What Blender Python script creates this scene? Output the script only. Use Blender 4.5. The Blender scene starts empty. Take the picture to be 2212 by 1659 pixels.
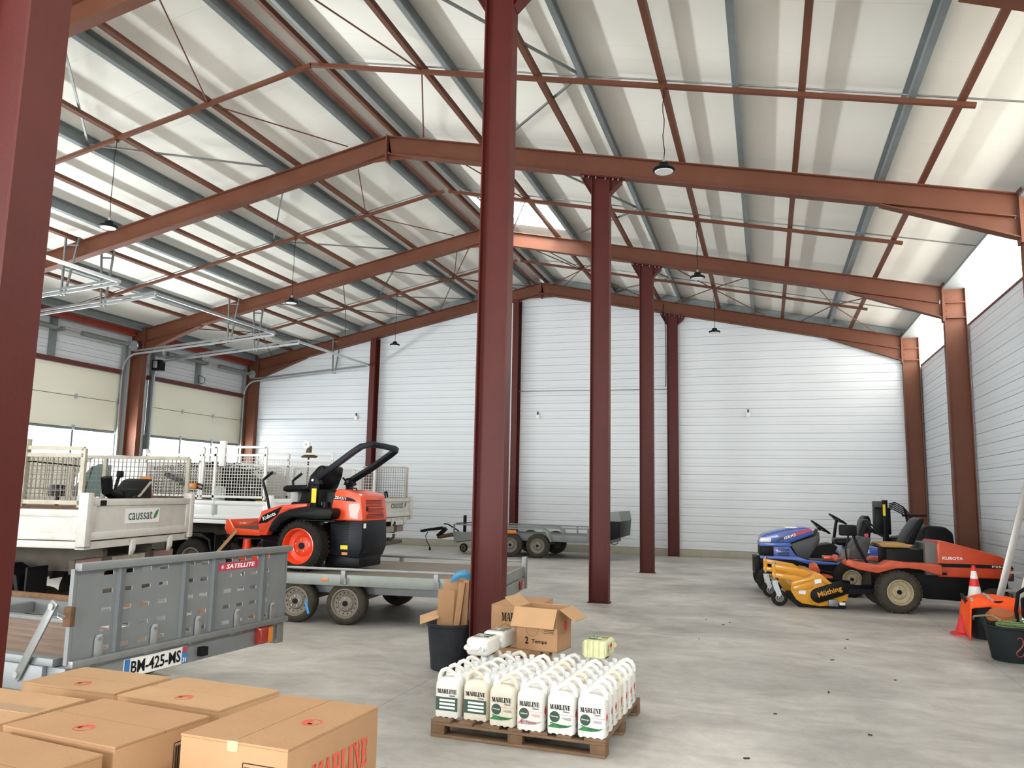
import bpy, bmesh, math, random
from mathutils import Vector, Matrix
random.seed(7)
SC = bpy.context.scene
COL = SC.collection
PI = math.pi
# ---------------------------------------------------------------- camera
cam = bpy.data.cameras.new('camera'); cam.sensor_width = 36.0
cam.lens = 1723.6 / 2212 * 36.0; cam.clip_start = 0.05; cam.clip_end = 300
co = bpy.data.objects.new('camera', cam); COL.objects.link(co)
yaw, pit, rol = 0.3089, 0.1361, 0.0200
fwd = Vector((-math.sin(yaw)*math.cos(pit), math.cos(yaw)*math.cos(pit), math.sin(pit)))
rgt = Vector((math.cos(yaw), math.sin(yaw), 0)); upv = rgt.cross(fwd)
r2 = rgt*math.cos(rol) + upv*math.sin(rol); u2 = upv*math.cos(rol) - rgt*math.sin(rol)
mw = Matrix((r2, u2, -fwd)).transposed().to_4x4(); mw.translation = (0, 0, 1.6286)
co.matrix_world = mw
SC.camera = co
# ---------------------------------------------------------------- light and exposure
SC.view_settings.view_transform = 'Standard'; SC.view_settings.look = 'None'
SC.view_settings.gamma = 1.0; SC.view_settings.use_curve_mapping = False
SC.view_settings.exposure = 0.42
SC.cycles.max_bounces = 10; SC.cycles.diffuse_bounces = 6
SC.cycles.sample_clamp_indirect = 6.0
w = bpy.data.worlds.new('overcast_sky'); SC.world = w; w.use_nodes = True
w.node_tree.nodes['Background'].inputs[0].default_value = (0.93, 0.97, 1.0, 1)
w.node_tree.nodes['Background'].inputs[1].default_value = 3.5
PANE_R, PANE_S = 9.6, 17.0          # glow of the frosted wall glazing and of the roof dome
def area(name, loc, rot, sx, sy, power, col=(1, 0.99, 0.97)):
    l = bpy.data.lights.new(name, 'AREA'); l.shape = 'RECTANGLE'; l.size = sx; l.size_y = sy
    l.energy = power; l.color = col
    o = bpy.data.objects.new(name, l); COL.objects.link(o); o.location = loc; o.rotation_euler = rot
    return o
for yy, pw in ((10.0, 850), (15.17, 760), (20.52, 210), (4.8, 900)):  # daylight outside the glazed strips of the sectional doors
    area('door_daylight', (-17.2, yy, 2.5), (0, -PI/2-.75, 0), 0.8, 4.2, pw, (1, 1, 1))
area('front_door_daylight_west', (-11.5, -8.9, 2.4), (PI/2, 0, 0), 4.6, 4.6, 1050, (1, 1, 1))
area('front_door_daylight_east', (-1.0, -8.9, 2.4), (PI/2, 0, 0), 4.6, 4.6, 900, (1, 1, 1))

# ---------------------------------------------------------------- helpers
def lin(h):
    if isinstance(h, str):
        v = [int(h[i:i+2], 16)/255 for i in (0, 2, 4)]
    else: v = [x/255 for x in h]
    return tuple(x/12.92 if x <= .04045 else ((x+.055)/1.055)**2.4 for x in v) + (1,)
def mat(name, col, rough=.5, metal=0, var=None, scale=6, amt=.5, bump=0, bscale=60, coat=0, emit=0, stretch=None, spec=.5):
    m = bpy.data.materials.new(name); m.use_nodes = True
    nt = m.node_tree; b = nt.nodes['Principled BSDF']
    b.inputs['Base Color'].default_value = lin(col); b.inputs['Roughness'].default_value = rough
    b.inputs['Metallic'].default_value = metal; b.inputs['Coat Weight'].default_value = coat
    b.inputs['Specular IOR Level'].default_value = .16 if (spec == .5 and max(lin(col)[:3]) < .035 and not coat) else spec
    if emit:
        b.inputs['Emission Color'].default_value = lin(col); b.inputs['Emission Strength'].default_value = emit
    if var or bump:
        tc = nt.nodes.new('ShaderNodeTexCoord'); mp = nt.nodes.new('ShaderNodeMapping')
        nt.links.new(tc.outputs['Object'], mp.inputs[0])
        if stretch: mp.inputs['Scale'].default_value = stretch
    if var:
        n = nt.nodes.new('ShaderNodeTexNoise'); n.inputs['Scale'].default_value = scale; n.inputs['Detail'].default_value = 6
        n.inputs['Roughness'].default_value = .65
        r = nt.nodes.new('ShaderNodeValToRGB'); r.color_ramp.elements[0].position = .5-.3*amt; r.color_ramp.elements[1].position = .5+.3*amt
        r.color_ramp.elements[0].color = lin(var); r.color_ramp.elements[1].color = lin(col)
        nt.links.new(mp.outputs[0], n.inputs[0]); nt.links.new(n.outputs[0], r.inputs[0]); nt.links.new(r.outputs[0], b.inputs['Base Color'])
    if bump:
        n2 = nt.nodes.new('ShaderNodeTexNoise'); n2.inputs['Scale'].default_value = bscale; n2.inputs['Detail'].default_value = 3
        bu = nt.nodes.new('ShaderNodeBump'); bu.inputs['Strength'].default_value = bump; bu.inputs['Distance'].default_value = .02
        nt.links.new(mp.outputs[0], n2.inputs[0]); nt.links.new(n2.outputs[0], bu.inputs['Height']); nt.links.new(bu.outputs[0], b.inputs['Normal'])
    return m
def glass(name, tint=(248, 251, 252), t=.93):
    m = bpy.data.materials.new(name); m.use_nodes = True; nt = m.node_tree
    nt.nodes.remove(nt.nodes['Principled BSDF']); out = nt.nodes['Material Output']
    a = nt.nodes.new('ShaderNodeBsdfTransparent'); g = nt.nodes.new('ShaderNodeBsdfGlossy'); mx = nt.nodes.new('ShaderNodeMixShader')
    a.inputs[0].default_value = lin(tint); g.inputs[0].default_value = (1, 1, 1, 1); g.inputs[1].default_value = .04
    mx.inputs[0].default_value = 1-t
    nt.links.new(a.outputs[0], mx.inputs[1]); nt.links.new(g.outputs[0], mx.inputs[2]); nt.links.new(mx.outputs[0], out.inputs[0])
    return m
class MB:
    """collects shapes, then links them as one mesh object"""
    def __init__(s): s.v = []; s.f = []; s.m = None
    def add(s, vs, fs):
        k = len(s.v)
        s.v += [tuple(s.m @ Vector(p)) if s.m else tuple(p) for p in vs]
        s.f += [tuple(i+k for i in f) for f in fs]; return s
    def box(s, x0, x1, y0, y1, z0, z1):
        return s.add([(x, y, z) for z in (z0, z1) for y in (y0, y1) for x in (x0, x1)],
                     [(0, 2, 3, 1), (4, 5, 7, 6), (0, 1, 5, 4), (2, 6, 7, 3), (0, 4, 6, 2), (1, 3, 7, 5)])
    def ob(s, c, size, rx=0, ry=0, rz=0):
        M = Matrix.Translation(c) @ Matrix.Rotation(rz, 4, 'Z') @ Matrix.Rotation(ry, 4, 'Y') @ Matrix.Rotation(rx, 4, 'X')
        a, b, d = (q/2 for q in size)
        vs = [tuple(M @ Vector((x, y, z))) for z in (-d, d) for y in (-b, b) for x in (-a, a)]
        return s.add(vs, [(0, 2, 3, 1), (4, 5, 7, 6), (0, 1, 5, 4), (2, 6, 7, 3), (0, 4, 6, 2), (1, 3, 7, 5)])
    def prism(s, pts, ax, a, b):
        n = len(pts)
        area2 = sum(pts[i][0]*pts[(i+1) % n][1]-pts[(i+1) % n][0]*pts[i][1] for i in range(n))
        if area2 < 0: pts = pts[::-1]
        g = {'x': lambda p, t: (t, p[0], p[1]), 'y': lambda p, t: (p[0], t, p[1]), 'z': lambda p, t: (p[0], p[1], t)}[ax]
        vs = [g(p, a) for p in pts] + [g(p, b) for p in pts]
        fs = [tuple(range(n))[::-1], tuple(range(n, 2*n))] + [(i, (i+1) % n, n+(i+1) % n, n+i) for i in range(n)]
        if (ax == 'y') != (b < a): fs = [f[::-1] for f in fs]
        return s.add(vs, fs)
    def loft(s, rings, cap=True, closed=False):
        n = len(rings[0]); vs = [p for r in rings for p in r]; fs = []
        R = len(rings)
        for i in range(R if closed else R-1):
            for j in range(n):
                k = (j+1) % n; i2 = (i+1) % R
                fs.append((i*n+j, i*n+k, i2*n+k, i2*n+j))
        if cap and not closed: fs += [tuple(range(n))[::-1], tuple((R-1)*n+j for j in range(n))]
        return s.add(vs, fs)
    def cyl(s, p0, p1, r0, r1=None, n=14, cap=True):
        r1 = r0 if r1 is None else r1
        p0 = Vector(p0); p1 = Vector(p1); d = (p1-p0).normalized()
        a = d.orthogonal().normalized(); b = d.cross(a)
        R = [[tuple(p+(a*math.cos(2*PI*i/n)+b*math.sin(2*PI*i/n))*r) for i in range(n)] for p, r in ((p0, r0), (p1, r1))]
        return s.loft(R, cap)
    def tube(s, pts, r, n=8, closed=False, sx=1.0):
        P = [Vector(p) for p in pts]; m = len(P); R = []; a = None
        for i in range(m):
            d = (P[(i+1) % m]-P[i-1]) if closed else (P[min(i+1, m-1)]-P[max(i-1, 0)])
            d.normalize()
            a = d.orthogonal() if a is None else a-d*a.dot(d)
            a.normalize(); b = d.cross(a)
            R.append([tuple(P[i]+(a*math.cos(2*PI*j/n)+b*math.sin(2*PI*j/n)*sx)*r) for j in range(n)])
        return s.loft(R, True, closed)
    def lathe(s, prof, c, ax=(0, 0, 1), n=24, cap=True):
        ax = Vector(ax).normalized(); a = ax.orthogonal().normalized(); b = ax.cross(a); c = Vector(c)
        R = [[tuple(c+ax*h+(a*math.cos(2*PI*i/n)+b*math.sin(2*PI*i/n))*max(r, 1e-4)) for i in range(n)] for r, h in prof]
        return s.loft(R, cap)
    def sweepI(s, p0, p1, up, h, b, tw, tf):
        """an I section from p0 to p1; the line runs along the middle of its top flange"""
        p0 = Vector(p0); p1 = Vector(p1); d = (p1-p0).normalized(); up = Vector(up); up = (up-d*up.dot(d)).normalized(); sd = d.cross(up)
        pr = [(-b/2, 0), (b/2, 0), (b/2, -tf), (tw/2, -tf), (tw/2, -h+tf), (b/2, -h+tf), (b/2, -h), (-b/2, -h), (-b/2, -h+tf), (-tw/2, -h+tf), (-tw/2, -tf), (-b/2, -tf)]
        R = [[tuple(p+sd*x+up*y) for x, y in pr] for p in (p0, p1)]
        return s.loft(R[::-1])
    def bar(s, p0, p1, w_, t_, up=(0, 0, 1)):
        p0 = Vector(p0); p1 = Vector(p1); d = (p1-p0).normalized(); up = Vector(up)
        up = (up-d*up.dot(d))
        if up.length < 1e-4: up = d.orthogonal()
        up.normalize(); sd = d.cross(up)
        pr = [(-w_/2, -t_/2), (w_/2, -t_/2), (w_/2, t_/2), (-w_/2, t_/2)]
        return s.loft([[tuple(p+sd*x+up*y) for x, y in pr] for p in (p0, p1)])
    def build(s, name, m, parent=None, bevel=0, seg=2, smooth=False, ang=35, fix=True):
        me = bpy.data.meshes.new(name); me.from_pydata(s.v, [], s.f)
        if bevel or fix:
            bm = bmesh.new(); bm.from_mesh(me)
            if fix: bmesh.ops.recalc_face_normals(bm, faces=bm.faces)
            if bevel:
                es = [e for e in bm.edges if len(e.link_faces) == 2 and e.calc_face_angle(0) > .35]
                bmesh.ops.bevel(bm, geom=es, offset=bevel, segments=seg, affect='EDGES', profile=.5, clamp_overlap=True)
            bm.to_mesh(me); bm.free()
        if smooth or bevel:
            me.shade_smooth(); me.set_sharp_from_angle(angle=math.radians(ang))
        me.materials.append(m)
        o = bpy.data.objects.new(name, me); COL.objects.link(o)
        if parent is not None: o.parent = parent
        return o
def tag(o, label, cat, group=None):
    o['label'] = label; o['category'] = cat
    if group: o['group'] = group
    return o
def thing(name, label, cat, loc=(0, 0, 0), rz=0, group=None):
    o = bpy.data.objects.new(name, None); COL.objects.link(o); o.empty_display_size = .1
    o.location = loc; o.rotation_euler = (0, 0, rz); return tag(o, label, cat, group)
def struct(o): o['kind'] = 'structure'; return o
def sempty(name):
    o = bpy.data.objects.new(name, None); COL.objects.link(o); return struct(o)
def inst(src, name, parent, loc=(0, 0, 0), rot=(0, 0, 0), sc=(1, 1, 1)):
    o = bpy.data.objects.new(name, src.data); COL.objects.link(o); o.parent = parent
    o.location = loc; o.rotation_euler = rot; o.scale = sc; return o
def mesh_text(me, name, m, parent, at, xd, ud, width, height):
    """lays a flat text mesh on a surface: at = middle, xd = reading direction, ud = up"""
    xs = [v.co.x for v in me.vertices]; ys = [v.co.y for v in me.vertices]
    x0, x1, y0, y1 = min(xs), max(xs), min(ys), max(ys)
    xd = Vector(xd).normalized(); ud = Vector(ud).normalized(); n = xd.cross(ud)
    kx = width/(x1-x0); ky = height/(y1-y0)
    for v in me.vertices:
        p = Vector(at)+xd*((v.co.x-(x0+x1)/2)*kx)+ud*((v.co.y-(y0+y1)/2)*ky)+n*v.co.z
        v.co = p
    me.materials.append(m)
    o = bpy.data.objects.new(name, me); COL.objects.link(o); o.parent = parent; return o
def text(name, s, m, parent, at, xd, ud, width, height, bold=0, shear=0):
    cu = bpy.data.curves.new('t', 'FONT'); cu.body = s; cu.offset = bold; cu.shear = shear; cu.resolution_u = 2
    cu.extrude = .0008
    o = bpy.data.objects.new('t', cu); COL.objects.link(o)
    me = bpy.data.meshes.new_from_object(o.evaluated_get(bpy.context.evaluated_depsgraph_get()))
    bpy.data.objects.remove(o); bpy.data.curves.remove(cu); me.materials.clear()
    me.name = name
    return mesh_text(me, name, m, parent, at, xd, ud, width, height)
# heavy slab letters, one polygon list each (height 1)
SLAB = {
 'M': (1.0, [[(0,0),(.3,0),(.3,.1),(0,.1)],[(.1,.1),(.2,.1),(.2,.9),(.1,.9)],[(0,.9),(.32,.9),(.32,1),(0,1)],[(.14,1),(.34,1),(.58,0),(.42,0)],[(.42,0),(.54,0),(.74,1),(.66,1)],[(.66,0),(1,0),(1,.1),(.66,.1)],[(.7,.1),(.95,.1),(.95,.9),(.7,.9)],[(.66,.9),(1,.9),(1,1),(.66,1)]]),
 'A': (.9, [[(0,0),(.3,0),(.3,.1),(0,.1)],[(.1,.1),(.2,.1),(.46,1),(.36,1)],[(.36,1),(.58,1),(.86,.1),(.58,.1)],[(.5,0),(.92,0),(.92,.1),(.5,.1)],[(.2,.3),(.62,.3),(.6,.4),(.22,.4)]]),
 'R': (.88, [[(0,0),(.42,0),(.42,.1),(0,.1)],[(.08,.1),(.34,.1),(.34,.9),(.08,.9)],[(0,.9),(.55,.9),(.55,1),(0,1)],[(.34,.45),(.55,.45),(.55,.55),(.34,.55)],[(.55,1),(.7,.96),(.78,.85),(.78,.62),(.7,.5),(.55,.45),(.55,.55),(.56,.6),(.56,.86),(.55,.9)],[(.42,.48),(.66,.46),(.84,.1),(.62,.05)],[(.6,0),(.9,0),(.9,.1),(.6,.1)]]),
 'L': (.74, [[(0,0),(.66,0),(.66,.1),(0,.1)],[(.08,.1),(.34,.1),(.34,.9),(.08,.9)],[(0,.9),(.44,.9),(.44,1),(0,1)],[(.56,.1),(.66,.1),(.66,.4),(.6,.4)]]),
 'I': (.5, [[(0,0),(.42,0),(.42,.1),(0,.1)],[(.08,.1),(.34,.1),(.34,.9),(.08,.9)],[(0,.9),(.42,.9),(.42,1),(0,1)]]),
 'N': (.92, [[(0,0),(.3,0),(.3,.1),(0,.1)],[(.1,.1),(.2,.1),(.2,.9),(.1,.9)],[(0,.9),(.3,.9),(.34,1),(0,1)],[(.12,1),(.36,1),(.8,0),(.62,0)],[(.68,.1),(.78,.1),(.78,.9),(.68,.9)],[(.58,.9),(.88,.9),(.88,1),(.58,1)]]),
 'E': (.76, [[(0,0),(.66,0),(.66,.1),(0,.1)],[(.08,.1),(.34,.1),(.34,.9),(.08,.9)],[(0,.9),(.64,.9),(.64,1),(0,1)],[(.34,.45),(.52,.45),(.52,.55),(.34,.55)],[(.5,.36),(.56,.36),(.56,.64),(.5,.64)],[(.56,.1),(.66,.1),(.66,.36),(.6,.36)],[(.58,.66),(.64,.66),(.64,.9),(.54,.9)]]),
}
def slab(name, s, m, parent, at, xd, ud, width, height):
    mb = MB(); x = 0
    for ch in s:
        w_, polys = SLAB[ch]
        for p in polys: mb.add([(x+a, b, .001) for a, b in p], [tuple(range(len(p)))])
        x += w_
    me = bpy.data.meshes.new(name); me.from_pydata(mb.v, [], mb.f)
    bm = bmesh.new(); bm.from_mesh(me)
    for f in bm.faces:
        if f.normal.z < 0: f.normal_flip()
    bm.to_mesh(me); bm.free()
    return mesh_text(me, name, m, parent, at, xd, ud, width, height)
def decal(name, m, parent, at, xd, ud, polys, t=.0012):
    """flat print: polygons in (x, up) metres about the point at"""
    xd = Vector(xd).normalized(); ud = Vector(ud).normalized(); n = xd.cross(ud); at = Vector(at)
    mb = MB()
    for p in polys:
        mb.add([tuple(at+xd*a+ud*b+n*t) for a, b in p], [tuple(range(len(p)))])
    return mb.build(name, m, parent, fix=False)
def disc(r, cx=0, cy=0, n=24): return [(cx+r*math.cos(2*PI*i/n), cy+r*math.sin(2*PI*i/n)) for i in range(n)]
def rect(w_, h_, cx=0, cy=0): return [(cx-w_/2, cy-h_/2), (cx+w_/2, cy-h_/2), (cx+w_/2, cy+h_/2), (cx-w_/2, cy+h_/2)]
def ring(r0, r1, n=28, cx=0, cy=0, a0=0, a1=2*PI):
    out = []
    for i in range(n):
        a, b = a0+(a1-a0)*i/n, a0+(a1-a0)*(i+1)/n
        out.append([(cx+r0*math.cos(a), cy+r0*math.sin(a)), (cx+r1*math.cos(a), cy+r1*math.sin(a)), (cx+r1*math.cos(b), cy+r1*math.sin(b)), (cx+r0*math.cos(b), cy+r0*math.sin(b))])
    return out
# ---------------------------------------------------------------- materials
M = {}
M['post'] = mat('post_red_paint', '541a14', .5, var='481510', scale=3, amt=.9, bump=.05, spec=.3)
M['primer'] = mat('primer_brown_paint', '6b4231', .55, var='5e3828', scale=2.5, amt=1, bump=.05, spec=.25)
M['eave_red'] = mat('eave_red_paint', '8a3426', .5)
M['lintel'] = mat('lintel_oxblood', '5a2420', .5)
M['galv'] = mat('galvanised_steel', '8a8c8b', .45, .5, var='787b7a', scale=9, amt=.8)
M['galv_dark'] = mat('galvanised_purlin', '838b8c', .5, .3, var='757d7f', scale=5, amt=.8)
M['zinc'] = mat('bright_zinc', 'b9bdbf', .3, .8)
M['roof'] = mat('roof_liner_sheet', 'f1efe6', .5, spec=.3)
M['wall'] = mat('white_wall_sheet', 'd3d7db', .38, spec=.4)
M['seam'] = mat('wall_seam_grey', '9fa3a6', .6)
M['plinth'] = mat('concrete_plinth', 'aaa598', .9, var='989384', scale=4, amt=1, bump=.2)
M['cream'] = mat('cream_door_panel', 'f0eedb', .5)
M['frost'] = mat('frosted_glazing', 'fffcf2', .6, emit=PANE_R)
M['dome'] = mat('skylight_sheet', 'fffdf6', .6, emit=PANE_S)
M['pane'] = glass('clear_glazing')
M['black'] = mat('black_plastic', '0f1011', .5)
M['blackm'] = mat('black_metal', '101114', .4, .1)
M['rubber'] = mat('tyre_rubber', '1d1c1a', .85, var='2d2a26', scale=14, amt=1, bump=.3, bscale=40)
M['rubber_d'] = mat('tyre_rubber_dusty', '34312c', .9, var='4b463d', scale=11, amt=1, bump=.3, bscale=40)
M['white'] = mat('white_paint', 'e2e2de', .45)
M['steel'] = mat('plain_steel', 'a9abac', .35, .9)
M['ink'] = mat('black_ink', '16181a', .6)
M['lens'] = mat('lamp_lens', 'e8eaea', .3)

def floor_mat():
    m = bpy.data.materials.new('polished_concrete'); m.use_nodes = True; nt = m.node_tree; b = nt.nodes['Principled BSDF']
    tc = nt.nodes.new('ShaderNodeTexCoord'); N = nt.nodes.new; L = nt.links.new
    def noise(sc, det, rough, stretch=(1, 1, 1), rot=0, dist=0):
        mp = N('ShaderNodeMapping'); mp.inputs['Scale'].default_value = stretch; mp.inputs['Rotation'].default_value = (0, 0, rot)
        n = N('ShaderNodeTexNoise'); n.inputs['Scale'].default_value = sc; n.inputs['Detail'].default_value = det; n.inputs['Roughness'].default_value = rough
        n.inputs['Distortion'].default_value = dist
        L(tc.outputs['Object'], mp.inputs[0]); L(mp.outputs[0], n.inputs[0]); return n
    def ramp(n, p0, c0, p1, c1):
        r = N('ShaderNodeValToRGB'); r.color_ramp.elements[0].position = p0; r.color_ramp.elements[1].position = p1
        r.color_ramp.elements[0].color = lin(c0); r.color_ramp.elements[1].color = lin(c1); L(n.outputs[0], r.inputs[0]); return r
    def mixm(a, b_, f):
        x = N('ShaderNodeMix'); x.data_type = 'RGBA'; x.blend_type = 'MULTIPLY'; x.inputs[0].default_value = f
        L(a.outputs[0] if not hasattr(a, 'data_type') else a.outputs[2], x.inputs[6]); L(b_.outputs[0], x.inputs[7]); return x
    base = ramp(noise(.55, 7, .62, (1, 1.3, 1), .4, .6), .33, 'a3a19d', .66, 'cecbc6')
    sw = ramp(noise(1.6, 8, .7, (.8, 1.3, 1), .9, .9), .35, 'cfcecb', .62, 'ffffff')
    fine = ramp(noise(9, 8, .75), .3, 'e2e2e0', .62, 'ffffff')
    c = mixm(mixm(base, sw, .75), fine, .6)
    # a sawn joint every 5.2 m along the frames
    sp = N('ShaderNodeSeparateXYZ'); L(tc.outputs['Object'], sp.inputs[0])
    def joint(ch, off, per):
        a = N('ShaderNodeMath'); a.operation = 'ADD'; a.inputs[1].default_value = off; L(sp.outputs[ch], a.inputs[0])
        d = N('ShaderNodeMath'); d.operation = 'PINGPONG'; d.inputs[1].default_value = per/2; L(a.outputs[0], d.inputs[0])
        g = N('ShaderNodeMath'); g.operation = 'GREATER_THAN'; g.inputs[1].default_value = .006; L(d.outputs[0], g.inputs[0]); return g
    j1 = joint(1, -4.55, 5.2); j2 = joint(0, 2.85, 5.0)
    mn = N('ShaderNodeMath'); mn.operation = 'MINIMUM'; L(j1.outputs[0], mn.inputs[0]); L(j2.outputs[0], mn.inputs[1])
    mr = N('ShaderNodeMapRange'); mr.inputs[3].default_value = .72; mr.inputs[4].default_value = 1; L(mn.outputs[0], mr.inputs[0])
    x = N('ShaderNodeMix'); x.data_type = 'RGBA'; x.blend_type = 'MULTIPLY'; x.inputs[0].default_value = 1
    L(c.outputs[2], x.inputs[6]); L(mr.outputs[0], x.inputs[7]); L(x.outputs[2], b.inputs['Base Color'])
    rr = N('ShaderNodeMapRange'); rr.inputs[3].default_value = .32; rr.inputs[4].default_value = .62
    L(noise(1.1, 5, .6).outputs[0], rr.inputs[0]); L(rr.outputs[0], b.inputs['Roughness'])
    b.inputs['Specular IOR Level'].default_value = .35
    return m
M['floor'] = floor_mat()
M['dgrey_'] = mat('switch_grey', '4a4b4d', .5)
# ================================================================ THE HALL
XA, ZA, SL = -6.37, 7.967, .2085
AN = math.atan(SL); CA, SA = math.cos(AN), math.sin(AN)
FY = [7.15+5.2*i for i in range(-3, 4)]
Y0, Y1 = -8.7, 22.86
XR, XL = 3.465, -16.205
def zr(x): return ZA-SL*abs(x-XA)
def rp(sg, u, w_, y):                      # u = horizontal distance from the ridge, w = height above the rafter tops
    return (XA+sg*u+sg*SA*w_, y, ZA-SL*u+CA*w_)
def clip(poly, a, b, c):                   # keep a*x+b*z<=c
    out = []
    for i in range(len(poly)):
        p, q = poly[i-1], poly[i]; dp = a*p[0]+b*p[1]-c; dq = a*q[0]+b*q[1]-c
        if (dp > 0) != (dq > 0):
            t = dp/(dp-dq); out.append((p[0]+t*(q[0]-p[0]), p[1]+t*(q[1]-p[1])))
        if dq <= 0: out.append(q)
    return out
struct(MB().box(-17.2, 4.3, Y0-.3, Y1+.3, -.12, 0).build('floor', M['floor']))
# ---- back gable wall: a backing sheet with every cladding strip on it
def strip_prof(z0, z1, t):
    k = z0+.075
    return [(0, z0), (-t+.005, z0), (-t, z0+.006), (-t, k-.007), (-t+.007, k), (-t, k+.007), (-t, z1-.006), (-t+.005, z1), (0, z1)]
wb = sempty('wall_back')
gab = clip(clip([(-16.9, 0), (4.05, 0), (4.05, 9), (-16.9, 9)], SL, 1, ZA+.2+SL*XA), -SL, 1, ZA+.2-SL*XA)
MB().prism(gab, 'y', Y1, Y1+.1).build('backing_sheet', M['seam'], wb)
ROW = .2285
for (a, b) in ((-16.75, -11.86), (-11.85, -7.11), (-7.10, -2.48), (-2.47, 3.92)):
    r = 0
    while .195+r*ROW < 8.2:
        z0 = .195+r*ROW; z1 = z0+ROW-.006; r += 1
        p = [(a+.003, z0), (b-.003, z0), (b-.003, z1), (a+.003, z1)]
        q = clip(clip(p, SL, 1, ZA+.18+SL*XA), -SL, 1, ZA+.18-SL*XA)
        if len(q) < 3: continue
        m = MB()
        if len(q) == 4 and all(abs(s[0]-t[0])+abs(s[1]-t[1]) < 1e-6 for s, t in zip(sorted(q), sorted(p))):
            m.prism([(Y1+y, z) for y, z in strip_prof(z0, z1, .025)], 'x', a+.003, b-.003)
        else: m.prism(q, 'y', Y1, Y1-.025)
        m.build('wall_strip', M['wall'], wb)
struct(MB().box(-16.75, 3.9, Y1-.09, Y1, 0, .19).build('baseboard_back', M['plinth'], None, .008))
# ---- right wall
wr = sempty('wall_right')
MB().box(3.93, 4.03, Y0, Y1, 0, 5.12).build('backing_sheet', M['seam'], wr)
for (a, b) in ((-8.6, 12.34), (12.35, 17.54), (17.55, 22.83)):
    for r in range(22):
        z0 = .195+r*ROW; z1 = min(z0+ROW-.006, 5.11)
        if z1-z0 < .1: continue
        MB().prism([(3.93+y, z) for y, z in strip_prof(z0, z1, .025)], 'y', a+.003, b-.003).build('wall_strip', M['wall'], wr)
struct(MB().box(3.84, 3.93, Y0, Y1, 0, .19).build('baseboard_right', M['plinth'], None, .008))
for i in range(6):                          # frosted glazing under the eaves, one length per bay
    w_ = sempty('window_%d' % (i+1)); a, b = FY[i]+.02, FY[i+1]-.02
    n = 26; prof = []
    for k in range(n*2+1):
        prof.append((a+(b-a)*k/(2*n), 3.93-(.012 if k % 2 else 0)))
    MB().prism([(x, y) for y, x in prof]+[(3.96, b), (3.96, a)], 'z', 5.15, 5.93).build('frosted_pane', M['frost'], w_)
    MB().box(3.89, 3.99, a, b, 5.11, 5.15).build('sill', M['lintel'], w_)
    MB().box(3.87, 3.99, a, b, 5.93, 6.06).build('head_flashing', M['wall'], w_)
# ---- left wall with the sectional doors
DOORS = [(2.65, 6.9), (7.85, 12.1), (13.05, 17.3), (18.4, 22.65)]
wl = sempty('wall_left')
segs = [(Y0, 2.65)] + [(DOORS[i][1], DOORS[i+1][0]) for i in range(3)] + [(22.65, 22.84)]
for a, b in segs: MB().box(-16.95, -16.79, a, b, 0, 4.76).build('pier_sheet', M['wall'], wl)
MB().box(-16.95, -16.82, Y0, Y1, 4.76, 6.05).build('backing_sheet', M['seam'], wl)
for (a, b) in ((Y0, 7.14), (7.15, 12.34), (12.35, 17.54), (17.55, 22.83)):
    for r in range(6):
        z0 = 4.765+r*.205
        MB().prism([(-16.82-y, z) for y, z in strip_prof(z0, z0+.199, .025)], 'y', a+.003, b-.003).build('wall_strip', M['wall'], wl)
for i in range(6):
    struct(MB().sweepI((-16.5, FY[i]+.1, 5.86), (-16.5, FY[i+1]-.1, 5.86), (0, 0, 1), .16, .14, .02, .03).build('trim_%d' % (i+1), M['eave_red']))
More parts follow.
